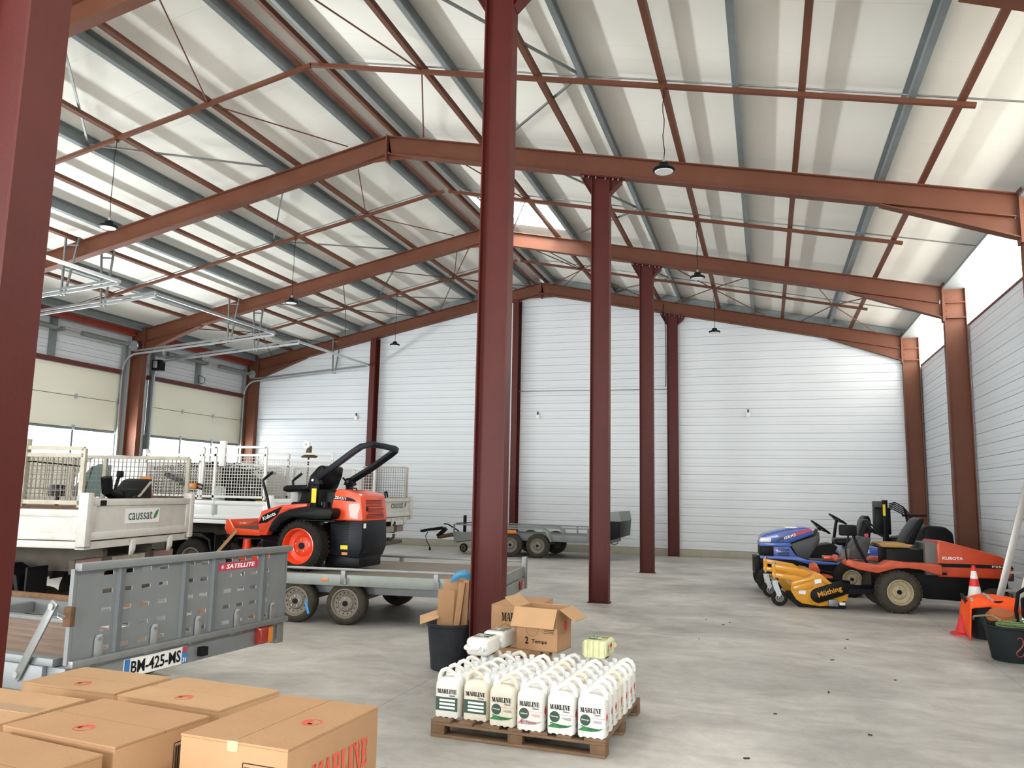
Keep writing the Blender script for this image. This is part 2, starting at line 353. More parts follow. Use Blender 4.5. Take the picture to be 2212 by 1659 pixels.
for i, (a, b) in enumerate(DOORS):
    d = sempty('door_%d' % (i+1)); W_ = b-a
    for z0, z1 in ((0, .765), (.765, 1.53), (1.53, 2.3), (3.07, 3.865), (3.865, 4.63)):
        MB().box(-16.79, -16.74, a, b, z0+.006, z1-.006).build('door_panel', M['cream'], d, .006)
    f = MB()
    for z in (2.335, 3.035): f.box(-16.79, -16.73, a, b, z-.03, z+.03)
    for k in range(4): f.box(-16.79, -16.735, a+W_*k/3-(.03 if k < 3 else .05)+(.03 if k == 0 else 0), a+W_*k/3+.03, 2.36, 3.01)
    f.build('glazing_frame', M['galv_dark'], d)
    for k in range(3): MB().box(-16.768, -16.76, a+W_*k/3+.03, a+W_*(k+1)/3-.03, 2.365, 3.005).build('pane', M['pane'], d)
    for z in (.765, 1.53, 2.3, 3.07, 3.865):
        for k in range(4):
            MB().box(-16.745, -16.7, min(max(a+W_*k/3-.035, a), b-.07), min(max(a+W_*k/3+.035, a+.07), b), z-.06, z+.06).build('hinge', M['zinc'], d)
    for z in (.765, 1.53, 2.3, 3.07, 3.865): MB().box(-16.785, -16.75, a, b, z-.012, z+.012).build('seal', M['black'], d)
    MB().box(-16.8, -16.66, a-.1, b+.05, 4.63, 4.75).build('lintel', M['lintel'], d)
    for s_, y in ((-1, a-.02), (1, b+.02)):
        MB().box(-16.74, -16.62, y-.03, y+.03, 0, 5.42).build('side_post', M['galv_dark'], d)
        pts = [(-16.64, y-s_*.05, .02), (-16.64, y-s_*.05, 4.68)]
        pts += [(-16.64+.42*(1-math.cos(t)), y-s_*.05, 4.68+.5*math.sin(t)) for t in [PI/2*k/6 for k in range(1, 7)]]
        pts += [(-11.92, y-s_*.05, 5.52)]
        MB().tube(pts, .034, 4).build('track', M['zinc'], d)
        MB().bar((-16.3, y-s_*.05, 5.26), (-11.92, y-s_*.05, 5.6), .03, .05).build('track_stiffener', M['galv'], d)
        for hx in (-13.3,):
            h = MB()
            for dx, dy in ((-.1, 0), (.12, .12)): h.bar((hx+dx*.3, y-s_*.05+dy*.2, 5.36), (hx+dx, y+dy, zr(hx)+.08), .035, .035, (0, 1, 0))
            h.bar((hx-.1, y, 6.42), (hx+.14, y+.1, 6.42), .03, .03)
            h.build('hanger', M['galv'], d)
        MB().lathe([(.03, 0), (.14, 0), (.15, .02), (.15, .06), (.14, .08), (.03, .08)], (-16.42, y+(.0 if s_ > 0 else -.08), 5.42), (0, 1, 0), 20).build('cable_drum', M['zinc'], d)
    MB().bar((-11.92, a-.0, 5.56), (-11.92, b+.0, 5.56), .05, .06).build('end_rail', M['zinc'], d)
    MB().cyl((-16.42, a, 5.42), (-16.42, b, 5.42), .014, n=10).build('spring_shaft', M['steel'], d)
    for c0, c1 in ((a+.25, a+W_*.42), (a+W_*.6, b-.2)):
        sp = MB(); prof = []; n = 46
        for k in range(n): prof += [(.062, (c1-c0)*k/n), (.055, (c1-c0)*(k+.55)/n)]
        MB().lathe(prof, (-16.42, c0, 5.42), (0, 1, 0), 14).build('torsion_spring', M['galv'], d, smooth=False)
    MB().box(-16.8, -16.68, a+W_*.45, a+W_*.45+.14, 4.75, 5.8).build('centre_post', M['galv_dark'], d)
    if i == 3:
        MB().box(-16.62, -16.34, a-.12, a+.12, 4.9, 5.2).build('drive_motor', M['black'], d, .02)
        MB().box(-16.5, -16.4, a-.2, a-.12, 4.95, 5.15).build('motor_cap', M['zinc'], d, .01)
        for s_ in (-1, 1): MB().tube([(-16.66, a+W_*.47+s_*.04, 5.05), (-16.6, a+W_*.47+s_*.16, 4.98), (-16.6, a+W_*.47+s_*.15, 4.85), (-16.66, a+W_*.47+s_*.04, 4.8)], .012, 5).build('cable_loop', M['black'], d)
    MB().box(-16.68, -16.38, a+W_*.45+.03, a+W_*.45+.1, 5.37, 5.47).build('shaft_bracket', M['galv'], d)
# ---- front wall behind the camera, with two open doorways
wf = sempty('wall_front')
for a, b, z0, z1 in ((-16.9, -13.8, 0, 5.8), (-9.2, -3.3, 0, 5.8), (1.3, 4.05, 0, 5.8), (-13.8, -9.2, 4.7, 5.8), (-3.3, 1.3, 4.7, 5.8)):
    MB().box(a, b, Y0-.1, Y0, z0, z1).build('wall_sheet', M['wall'], wf)
g2 = clip([(x, z) for x, z in gab], 0, -1, -5.8)
MB().prism(g2, 'y', Y0-.1, Y0).build('gable_sheet', M['wall'], wf)
# ---- roof: liner panels, purlins, struts, ties
ce = sempty('ceiling')
cuts = []
for i in range(6):
    y = FY[i] if i else Y0
    k = [FY[i]+1.04*j for j in range(5)]
    if i == 0: k[0] = Y0
    cuts += k
cuts += [Y1+.1]
SKY = [(FY[4]+3.5, FY[5]-.03), (FY[2]+3.3, FY[3]-.1), (FY[1]+3.5, FY[2]-.1)]
def slope_slab(sg, u0, u1, ya, yb, name='roof_panel', m=None, w0=.205, w1=.285, par=None):
    vs = [rp(sg, u, w_, y) for w_ in (w0, w1) for y in (ya, yb) for u in (u0, u1)]
    return MB().add(vs, [(0, 2, 3, 1), (4, 5, 7, 6), (0, 1, 5, 4), (2, 6, 7, 3), (0, 4, 6, 2), (1, 3, 7, 5)]).build(name, m or M['roof'], par or ce)
for sg in (-1, 1):
    ed = sorted(set(round(c, 3) for c in cuts))
    if sg > 0: ed = sorted(set(ed+[round(v, 3) for s in SKY for v in s]))
    for ya, yb in zip(ed[:-1], ed[1:]):
        if yb-ya < .02: continue
        mid = (ya+yb)/2
        if sg > 0 and any(s[0] <= mid <= s[1] for s in SKY):
            slope_slab(sg, 0, .42, ya+.002, yb-.002); slope_slab(sg, 1.98, 10.45, ya+.002, yb-.002)
        else: slope_slab(sg, 0, 10.45, ya+.002, yb-.002)
for i, (ya, yb) in enumerate(SKY):
    k = sempty('window_%d' % (i+7))
    slope_slab(1, .44, 1.96, ya+.02, yb-.02, 'dome_sheet', M['dome'], .34, .36, k)
    c = MB()
    for u0, u1, a, b in ((.38, .42, ya, yb), (1.98, 2.02, ya, yb), (.38, 2.02, ya-.03, ya), (.38, 2.02, yb, yb+.03)):
        vs = [rp(1, u, w_, y) for w_ in (.2, .36) for y in (a, b) for u in (u0, u1)]
        c.add(vs, [(0, 2, 3, 1), (4, 5, 7, 6), (0, 1, 5, 4), (2, 6, 7, 3), (0, 4, 6, 2), (1, 3, 7, 5)])
    c.build('kerb', M['galv'], k)
def slope_prof(sg, u, pr, ya, yb, name, m):
    R = [[rp(sg, u+a*CA*1.0, b, y) for a, b in pr] for y in (ya, yb)]
    return MB().loft(R).build(name, m, ce)
ZP = [(0, 0), (.075, 0), (.075, .015), (.008, .012), (.008, .188), (-.06, .188), (-.06, .2), (0, .2)]
SP = [(-.04, 0), (.04, 0), (.04, .07), (.03, .08), (-.03, .08), (-.04, .07)]
PUR = (.38, 2.2, 4.12, 6.08, 8.05, 9.98)
STR = (.17, 1.82, 3.52, 5.2, 6.88, 8.6)
for sg in (-1, 1):
    for u in PUR: slope_prof(sg, u, ZP, Y0+.02, Y1-.03, 'purlin', M['galv_dark'])
    for u in STR: slope_prof(sg, u, SP, Y0+.05, 22.72, 'strut', M['primer'])
for i in range(2, 6):
    ym = FY[i]+2.6
    for sg in (-1, 1):
        u1 = 8.75 if sg > 0 else 9.6
        u0 = .0 if (sg < 0 or i == 3) else .12
        MB().bar(rp(sg, u0, -.03, ym), rp(sg, u1, -.03, ym), .06, .055).build('tie_bar', M['primer'], ce)
        MB().cyl(rp(sg, .4, .11, ym+.12), rp(sg, 9.95, .11, ym+.12), .012, n=6).build('sag_rod', M['galv'], ce)
        for yf in (FY[i]+.15, FY[i+1]-.15):
            MB().bar(rp(sg, 4.12, .06, ym), rp(sg, 2.2, .06, yf), .03, .03).build('purlin_brace', M['galv'], ce)
            MB().cyl(rp(sg, 1.82, -.02, ym), rp(sg, .75, .0, yf), .012, n=6).build('brace_rod', M['primer'], ce)
    if i == 5:                               # wind bracing in the end bay
        for sg in (-1, 1):
            for ua, ub, uc in ((.3, 1.82, 3.3), (3.9, 5.2, 6.6), (7.3, 8.0, 9.3)):
                for yf in (FY[i]+.1, FY[i+1]-.1):
                    for q in (ua, uc): MB().cyl(rp(sg, ub, -.05, ym), rp(sg, q, -.05, yf), .013, n=6).build('brace_rod', M['primer'], ce)
for sg in (-1, 1):
    MB().box(XR-.02 if sg > 0 else -16.62, 3.88 if sg > 0 else -16.3, Y0, Y1-.02, 5.86, 5.9).build('eave_channel', M['galv_dark'], ce)
slope_prof(1, 9.98, [(0, -.05), (.1, -.05), (.1, .1), (0, .1)], Y1-.14, Y1-.03, 'gable_angle', M['galv_dark'])
for sg in (-1, 1): MB().bar(rp(sg, .05, .1, Y1-.08), rp(sg, 9.9, .1, Y1-.08), .05, .18).build('gable_angle', M['galv_dark'], ce)
# ---- portal frames
ORD = ['far behind the camera by the front wall', 'second from the front wall, behind the camera', 'just beside the camera', 'nearest in view, crossing the top left corner', 'second in view, bearing the two front hanging lamps before it', 'third in view, lit under the skylight', 'against the white back gable wall']
for i, y in enumerate(FY):
    if i == 0: y += .1
    if i == 6: y -= .025
    t = thing('portal_frame', 'red brown steel portal frame '+ORD[i], 'steel frame', (XA, y, 0), 0, 'portal frames of the hall')
    o = lambda p: (p[0]-XA, p[1]-y, p[2])
    for sg in (-1, 1):
        kx = XR if sg > 0 else XL
        a = rp(sg, 0, 0, y); b = rp(sg, abs(kx-XA), 0, y)
        r = MB().sweepI(o(a), o(b), (0, 0, 1), .345, .17, .012, .016).build('rafter', M['primer'], t)
        u0, u1 = abs(kx-XA)-1.74, abs(kx-XA)
        top = lambda u: zr(XA+sg*u)-.35
        h = MB().prism([(sg*u0, top(u0)), (sg*u1, top(u1)), (sg*u1, 5.28)], 'y', -.007, .007)
        h.build('haunch_web', M['primer'], t)
        MB().bar((sg*(u0-.05), 0, top(u0)-.004), (sg*u1, 0, 5.275), .17, .016).build('haunch_flange', M['primer'], t)
        c = MB().sweepI((kx-XA, 0, 0), (kx-XA, 0, 6.0 if sg > 0 else 5.98), (-sg, 0, 0), .4, .18, .012, .018).build('side_column', M['primer'], t)
        for z in (5.27, 5.58): MB().box(*sorted((kx-XA+sg*.02, kx-XA+sg*.38)), -.085, .085, z-.008, z+.008).build('stiffener', M['primer'], t)
        e = MB().box(*sorted((kx-XA-sg*.03, kx-XA)), -.1, .1, 5.2, 5.97); e.build('end_plate', M['primer'], t)
        if i >= 4:
            for z in (5.3, 5.42, 5.54, 5.66, 5.78):
                MB().cyl((kx-XA+sg*.018, -.06, z), (kx-XA+sg*.05, -.06, z), .016, n=6).build('bolt', M['primer'], t)
    p = MB().box(-.012, .012, -.1, .1, ZA-.47, ZA+.01)
    p.build('apex_plate', M['primer'], t)
    for sg in (-1, 1): MB().prism([(0, ZA-.345), (sg*.55, ZA-.345-SL*.55), (0, ZA-.45)], 'y', -.007, .007).build('apex_gusset', M['primer'], t)
# ---- centre row of posts
PL = {2: 'dark red steel post filling the left edge of the view', 3: 'tall dark red steel post standing behind the pallet of jugs', 4: 'dark red steel post, second in the row behind the pallet', 5: 'dark red steel post, third in the row behind the pallet', 6: 'dark red steel post of the row against the back wall'}
for i in (1, 2, 3, 4, 5, 6):
    y = FY[i]-(.03 if i == 6 else 0); zt = zr(-2.47)-.36
    t = thing('steel_post', PL.get(i, 'dark red steel post behind the camera'), 'column', (-2.472, y, 0), 0, 'centre row of steel posts')
    MB().sweepI((-.151, 0, .012), (-.151, 0, zt), (-1, 0, 0), .302, .155, .009, .013).build('shaft', M['post'], t)
    MB().box(-.17, .17, -.09, .09, 0, .012).build('base_plate', M['post'], t)
    sl = SL*.33
    cp = MB(); cp.add([(x, yy, zt-SL*x+dz) for dz in (-.018, .002) for yy in (-.09, .09) for x in (-.34, .34)], [(0, 2, 3, 1), (4, 5, 7, 6), (0, 1, 5, 4), (2, 6, 7, 3), (0, 4, 6, 2), (1, 3, 7, 5)])
    cp.build('cap_plate', M['post'], t)
    for sg in (-1, 1):
        MB().prism([(sg*.151, zt-.3), (sg*.151, zt-.018-SL*sg*.151), (sg*.33, zt-.018-SL*sg*.33), (sg*.33, zt-.04-SL*sg*.33)], 'y', -.008, .008).build('bracket_web', M['post'], t)
        MB().bar((sg*.151, 0, zt-.3), (sg*.335, 0, zt-.05-SL*sg*.33), .15, .012).build('bracket_flange', M['post'], t)
    for k, dx in enumerate((-.29, -.2, -.08, .08, .2, .29)):
        MB().cyl((dx, -.06, zt-.02-SL*dx), (dx, -.06, zt-.05-SL*dx), .014, n=6).build('bolt', M['zinc'], t)
for x, lb in ((-11.85, 'red gable post on the back wall left of the mower roll bar'), (-7.1, 'red gable post on the back wall beside the tall centre post')):
    t = thing('gable_post', lb, 'column', (x, 22.66, 0), 0, 'gable posts')
    MB().sweepI((0, -.165, 0), (0, -.165, zr(x)-.36), (0, -1, 0), .33, .18, .01, .014).build('shaft', M['post'], t)
    MB().box(-.12, .12, -.17, .165, 0, .015).build('base_plate', M['post'], t)
# ---- lamps
def lamp(x, y, lb):
    t = thing('hanging_lamp', lb, 'lamp', (x, y, 5.68), 0, 'round high bay lamps')
    MB().lathe([(.02, .02), (.125, .02), (.14, .03), (.14, .05), (.125, .065), (.08, .08), (.065, .085), (.06, .13), (.02, .135)], (0, 0, 0)).build('housing', M['black'], t, smooth=True)
    MB().lathe([(.0, .012), (.112, .014), (.118, .022), (0, .022)], (0, 0, 0)).build('lens', M['lens'], t, smooth=True)
    MB().lathe([(.012, .135), (.02, .15), (.018, .19), (.004, .2)], (0, 0, 0), n=10).build('hook', M['zinc'], t)
    zt = zr(x)-.06-5.68
    pts = [(.012*math.sin(k*1.7), .01*math.cos(k*2.1), .19+(zt-.19)*k/9) for k in range(10)]
    MB().tube(pts, .006, 5).build('cable', M['black'], t)
    MB().box(-.02, .02, -.04, .04, zt-.02, zt+.1).build('clip', M['primer'], t)
LL = {9.75: 'nearest', 14.95: 'middle', 20.15: 'farthest'}
for y in (9.75, 14.95, 20.15):
    lamp(-1.15, y, 'black round hanging lamp, %s of three right of the posts' % LL[y])
    lamp(-9.93, y, 'black round hanging lamp, %s of three on the left slope' % LL[y])
t = thing('control_box', 'pale grey control box beside the left column between the doors', 'control box', (-16.7, 17.9, 2.35), 0)
MB().box(-.08, .08, -.07, .07, -.2, .2).build('case', M['white'], t, .01)
MB().box(.08, .09, -.03, .03, .02, .1).build('switch', M['dgrey_'], t, .004)
# ---- small fittings on the back wall
for k, (x, z, lb) in enumerate(((-12.5, 3.93, 'small white wall box left of the gable post'), (-6.45, 3.9, 'small white wall box between the centre posts'), (-.44, 3.9, 'small white wall box on the right bare wall'))):
    t = thing('wall_box', lb, 'wall box', (x, Y1-.06, z), 0, 'boxes on the back wall')
    MB().box(-.055, .055, -.035, .035, -.06, .06).build('case', M['white'], t, .008)
    MB().box(-.015, .02, -.03, .0, .06, .15).build('antenna', M['black'], t, .004)
tag(MB().cyl((-7.05, Y1-.04, 4.68), (-2.65, Y1-.04, 4.65), .012, n=6).build('conduit', M['galv']), 'thin grey conduit high on the wall between the posts', 'conduit')
tag(MB().cyl((-16.15, Y1-.04, 3.9), (-12.6, Y1-.04, 3.9), .009, n=6).build('conduit', M['galv']), 'thin grey conduit on the left wall running to a box', 'conduit')
pt = [(-6.985, 22.52, 7.3), (-6.99, 22.5, 7.0), (-6.98, 22.53, 6.0), (-6.99, 22.52, 5.0), (-6.985, 22.54, 4.75)]
tag(MB().tube(pt, .012, 5).build('cable', M['black']), 'black cable hanging down the gable post', 'cable')
pt = [(-2.7, 22.6, 7.1), (-2.72, 22.58, 6.85), (-2.66, 22.56, 6.55), (-2.645, 22.6, 6.2), (-2.64, 22.6, 5.2), (-2.65, 22.61, 4.7)]
tag(MB().tube(pt, .012, 5).build('cable', M['black']), 'black cable hanging down the back centre post', 'cable')
# ================================================================ PALLET OF JUGS, CARTONS, BIN
M['wood'] = mat('pallet_wood', '8a6f55', .85, var='5d4735', scale=5, amt=1, bump=.3, bscale=25, stretch=(1, 6, 6))
M['wood2'] = mat('pallet_block_wood', '7d6348', .9, var='5a4532', scale=14, amt=1, bump=.3, bscale=30)
M['jug'] = mat('white_jug_plastic', 'e2e2df', .38, var='d8d6cf', scale=9, amt=1)
M['jug_d'] = mat('dusty_jug_plastic', 'e0dccf', .5, var='cdc3ad', scale=14, amt=1)
M['jug_y'] = mat('yellowed_jug_plastic', 'dfe0bd', .5, var='bdbd84', scale=16, amt=1)
M['neck'] = mat('clear_neck_plastic', 'e4e8ea', .25)
M['paper'] = mat('label_paper', 'f2f2ef', .5)
M['dgreen'] = mat('dark_green_print', '2d4a3a', .5)
M['lgreen'] = mat('green_print', '2f7d46', .5)
M['red'] = mat('red_print', 'c8342f', .5)
M['card'] = mat('brown_cardboard', 'ad8661', .8, var='a07b57', scale=5, amt=1, bump=.06)
M['card2'] = mat('light_cardboard', 'b8936d', .8, var='ac8862', scale=5, amt=1, bump=.06)
M['tape'] = mat('clear_tape', 'c4a27c', .12, coat=.8)
M['orprint'] = mat('orange_red_print', 'd2543f', .7)
PX, PY, PR = -2.192, 5.219, -.0371
pal = thing('wooden_pallet', 'worn brown wooden pallet under the white jugs', 'pallet', (PX, PY, 0), PR)
for y in (0, .528, 1.056): MB().box(0, 1.2, y, y+.1, 0, .02).build('bottom_board', M['wood'], pal, .003)
for x in (0, .55, 1.1):
    for y in (0, .528, 1.056): MB().box(x, x+.1, y, y+.1, .02, .076).build('block', M['wood2'], pal, .003)
for y in (0, .528, 1.056): MB().box(0, 1.2, y, y+.1, .076, .094).build('cross_board', M['wood'], pal, .003)
for k, (x, wd) in enumerate(((.0, .14), (.2, .1), (.36, .13), (.55, .1), (.7, .12), (.88, .1), (1.06, .14))):
    MB().box(x, x+wd, .0, 1.156, .094, .112).build('deck_board', M['wood'], pal, .003)
def rr(hx, hy, r, z, n=4, cx=0, cy=0):
    out = []
    for q, (sx, sy) in enumerate(((1, 1), (-1, 1), (-1, -1), (1, -1))):
        for k in range(n+1):
            a = PI/2*q+PI/2*k/n
            out.append((cx+sx*(hx-r)+r*math.cos(a), cy+sy*(hy-r)+r*math.sin(a), z))
    return out
def jug_body():
    m = MB(); R = []
    for z, k in ((0.012, .9), (.0, .93), (.006, .98), (.03, 1), (.2, 1), (.222, .97), (.24, .86), (.252, .62), (.258, .3)):
        r = rr(.092*k, .064*k, .03*k, z)
        if z in (0.0,): r = [(x, y, .010*(1+math.sin(abs(x)*150))*.5 if abs(x) < .075 else .004) for x, y, _ in r]
        R.append(r)
    m.loft(R)
    return m
def jug_neck():
    m = MB(); m.lathe([(.028, .235), (.024, .262), (.019, .268), (.019, .296), (.021, .297), (.021, .303), (.017, .304), (.015, .28), (.0, .279)], (-.06, 0, 0), n=14); return m
def jug_handle():
    m = MB()
    pts = [(-.045, 0, .25), (-.03, 0, .276), (.0, 0, .292), (.035, 0, .305), (.065, 0, .29), (.08, 0, .262), (.084, 0, .225)]
    m.tube(pts, .0135, 8, sx=1.25); return m
def foot_ribs():
    m = MB()
    for x in (-.066, -.022, .022, .066): m.lathe([(.0, -.061), (.014, -.061), (.017, -.058), (.017, .058), (.014, .061), (0, .061)], (x, 0, .014), (0, 1, 0), 10)
    return m
def make_jug(label, kind, matname='jug', prints=True):
    t = thing('plastic_jug', label, 'jug', group='white jugs on the pallet')
    jug_body().build('body', M[matname], t, smooth=True, ang=50)
    jug_neck().build('neck', M['neck'], t, smooth=True)
    jug_handle().build('handle', M[matname], t, smooth=True)
    foot_ribs().build('foot_rib', M[matname], t, smooth=True)['kind'] = 'stuff'
    if not prints: return t
    f = (0, -.0645, 0); X = (1, 0, 0); U = (0, 0, 1)
    pr = []
    pr.append(slab('brand_print', 'MARLINE', M['ink'], t, (-.002, -.0655, .168), X, U, .135, .03))
    pr.append(text('word_print', 'Classic', M['ink'], t, (.04, -.0655, .143), X, U, .045, .012))
    pr.append(decal('round_badge', M['dgreen'], t, (-.037, -.0642, .107), X, U, [disc(.034)]))
    pr.append(text('badge_print', 'Mélange' if kind == 2 else 'Carburant', M['paper'], t, (-.037, -.0662, .108), X, U, .05, .011))
    pr.append(decal('fine_print', M['ink'] if kind == 2 else M['red'], t, (.045, -.0645, .1), X, U, [rect(.05, .002, 0, .006), rect(.062, .002, -.004, 0), rect(.045, .002, .004, -.006), rect(.084, .0012, 0, .022), rect(.05, .0012, -.068, .022)]))
    g = M['lgreen'] if kind == 2 else M['red']
    sw = [(-.085, -.012), (-.06, -.014), (0, -.016), (.05, -.008), (.085, .012), (.05, .006), (0, .008), (-.04, .014), (-.06, .006)]
    pr.append(decal('swoosh', M['lgreen'] if kind == 2 else M['seam'], t, (0, -.0642, .055), X, U, [sw]))
    pr.append(text('number_print', str(kind), g, t, (-.055, -.0662, .058), X, U, .022, .032, .03))
    pr.append(text('name_print', 'Temps', g if kind == 4 else M['dgreen'], t, (.01, -.0662, .053), X, U, .07, .016, .02))
    Xb = (-1, 0, 0)
    pr.append(slab('brand_print', 'MARLINE', M['ink'], t, (0, .0655, .172), Xb, U, .14, .028))
    pr.append(text('word_print', 'Classic', M['ink'], t, (-.04, .0655, .147), Xb, U, .045, .011))
    pr.append(decal('instruction_panel', M['dgreen'], t, (0, .0642, .09), Xb, U, [rect(.16, .088)]))
    pr.append(decal('instruction_lines', M['paper'], t, (-.005, .0646, .09), Xb, U, [rect(.115, .014, 0, .024), rect(.115, .014, 0, 0), rect(.115, .014, 0, -.024)]))
    S = (0, 1, 0)
    pr.append(decal('hazard_mark', M['red'], t, (.0925, -.02, .125), S, U, [[(-.022, 0), (0, -.032), (.022, 0), (0, .032)]]))
    pr.append(decal('side_print', M['ink'], t, (.0925, 0, .09), S, U, [rect(.1, .0015, 0, .0), rect(.0015, .12, .006, 0), rect(.07, .003, 0, -.03), rect(.07, .003, 0, -.04)]))
    return t
def copy_tree(o, prints=True, m=None):
    c = o.copy(); COL.objects.link(c)
    for ch in o.children:
        if not prints and not ch.name.startswith(('body', 'neck', 'handle', 'foot_rib')): continue
        d = ch.copy(); COL.objects.link(d); d.parent = c
    return c
J2 = make_jug('x', 2); J4 = make_jug('x', 4); JD = make_jug('x', 2, 'jug_d')
def put(src, a, b, rz, label, prints=True, z=.112, first=set()):
    o = src if src.name not in first and prints else copy_tree(src, prints)
    first.add(src.name)
    c, s = math.cos(PR), math.sin(PR)
    o.location = (PX+a*c-b*s, PY+a*s+b*c, z); o.rotation_euler = (0, 0, PR+rz); o['label'] = label
    return o
FR = [(.085, .125, PI, J2, 'white jug at the front left corner with green instruction panel'),
      (.29, .135, PI, JD, 'stained cream jug with green instruction panel, second in the front row'),
      (.50, .08, 0, JD, 'scuffed white jug with a smudged brand, third in the front row'),
      (.70, .06, 0, J4, 'white jug with a red number four, fourth in the front row'),
      (.905, .065, 0, J2, 'white jug with a green number two, fifth in the front row'),
      (1.105, .07, 0, J2, 'white jug with a green number two at the front right corner')]
for a, b, rz, s, lb in FR: put(s, a, b, rz, lb)
RB = ['second', 'third', 'fourth', 'fifth', 'sixth', 'rearmost']
for r in range(1, 7):
    for k in range(6):
        a = FR[k][0]+random.uniform(-.006, .006); b = FR[k][1]+.152*r+random.uniform(-.008, .008)
        if r == 6 and k < 3: continue
        if k == 5: lb = 'white jug showing red hazard marks, %s along the right side' % RB[r-1]
        elif k == 0 and r < 3: lb = 'white jug along the left side, %s from the front corner' % ['second', 'third'][r-1]
        else: lb = 'white jug in the %s row of the pallet, %s from the left' % (RB[r-1], ['first', 'second', 'third', 'fourth', 'fifth', 'sixth'][k])
        src = JD if (r, k) in ((3, 5), (2, 4), (4, 3)) else J2
        put(src, a, b, (PI if (k < 2 and r < 5) else 0)+random.uniform(-.05, .05), lb, prints=(k == 5))
def lay(src, loc, rot, lb):
    o = copy_tree(src); o.location = loc; o.rotation_euler = rot; o['label'] = lb; o['group'] = 'jugs lying on top of the others'; return o
# necks towards the camera, labels up
for k, (x, y) in enumerate(((-2.07, 5.88), (-2.04, 6.205))):
    o = lay(J2, (x, y, .495+.01*k), (0, 0, 0), ['white jug lying on top with its neck towards the camera', 'white jug lying on top behind another lying jug'][k])
    o.rotation_euler = (Matrix.Rotation(-.05-.06*k, 3, 'Z') @ Matrix.Rotation(PI/2, 3, 'Z') @ Matrix.Rotation(PI/2, 3, 'Z') @ Matrix.Rotation(-PI/2, 3, 'X')).to_euler()
    o.location = (x, y+.15, .488)
JY = make_jug('yellowed empty jug lying on top with its ribbed base towards the camera', 2, 'jug_y')
JY['group'] = 'jugs lying on top of the others'
JY.rotation_euler = (Matrix.Rotation(-.12, 3, 'Z') @ Matrix.Rotation(-PI/2, 3, 'X')).to_euler(); JY.location = (-1.25, 6.05, .49)
# ---- cartons
def carton(name, label, cx, cy, z0, L, D, Hh, rz, group, red=True, kind='brown', prints=True, m='card'):
    t = thing(name, label, 'carton', (cx, cy, z0), rz, group)
    a, b = L/2, D/2
    MB().box(-a, a, -b, b, 0, Hh-.006).build('body', M[m], t, .003)
    for s in (-1, 1):
        f = MB(); y0, y1 = (s*.0012, s*b)
        f.box(-a, a, min(y0, y1), max(y0, y1), Hh-.006, Hh-.001); f.build('top_flap', M[m], t)
    if not prints: return t
    MB().box(-a-.0008, -a+.015, -.014, .014, Hh-.001, Hh-.0004).build('tape', M['tape'], t)
    MB().box(-a-.0012, -a, -.014, .014, Hh-.022, Hh-.001).build('tape', M['tape'], t)
    ink = M['orprint'] if red else M['ink']
    polys = ring(.021, .025) + ring(.009, .019, 12, .002, .0, .3, 3.6) + [disc(.008, -.008, -.002, 12)]
    decal('emblem', ink, t, (0, -b/2, Hh-.0008), (1, .15, 0), (-.15, 1, 0), polys, .0004)
    return t
def long_print(t, L, D, Hh, s, ink):
    """brand print on a long side (s = -1: local -Y, +1: local +Y)"""
    x = (-s, 0, 0); y = s*(D/2+.0006); U = (0, 0, 1)
    slab('brand_print', 'MARLINE', ink, t, (-s*.02, y, Hh*.72), x, U, L*.62, Hh*.2)
    text('word_print', 'Classic', ink, t, (-s*L*.22, y, Hh*.52), x, U, L*.3, Hh*.1)
    decal('rule_print', ink, t, (0, y, Hh*.44), x, U, [rect(L*.3, .002, L*.3, 0), rect(L*.14, .002, -L*.38, 0)], .0005)
    decal('badge_ring', ink, t, (s*L*.16, y, Hh*.4), x, U, ring(.05, .0525), .0005)
    text('badge_print', 'Mélange', ink, t, (s*L*.16, y, Hh*.42), x, U, .075, .018)
    text('badge_print', 'prêt à l\'emploi', ink, t, (s*L*.16, y, Hh*.36), x, U, .085, .01)
def end_print(t, L, D, Hh, s, ink):
    y = (0, s, 0); U = (0, 0, 1); x = s*(L/2+.0006)
    text('count_print', '4x5L', ink, t, (x, -s*D*.05, Hh*.5), y, U, D*.3, Hh*.14, .02)
    bars = []; px_ = -.045; rnd = random.Random(3)
    while px_ < .045:
        w_ = rnd.choice((.0015, .003, .0045)); bars.append(rect(w_, .085, px_, 0)); px_ += w_+rnd.choice((.002, .003))
    bars += [rect(.1, .002, 0, .05), rect(.1, .002, 0, -.05), rect(.002, .1, -.05, 0), rect(.002, .1, .05, 0)]
    decal('barcode', M['ink'], t, (x, s*D*.28, Hh*.72), y, U, bars, .0005)
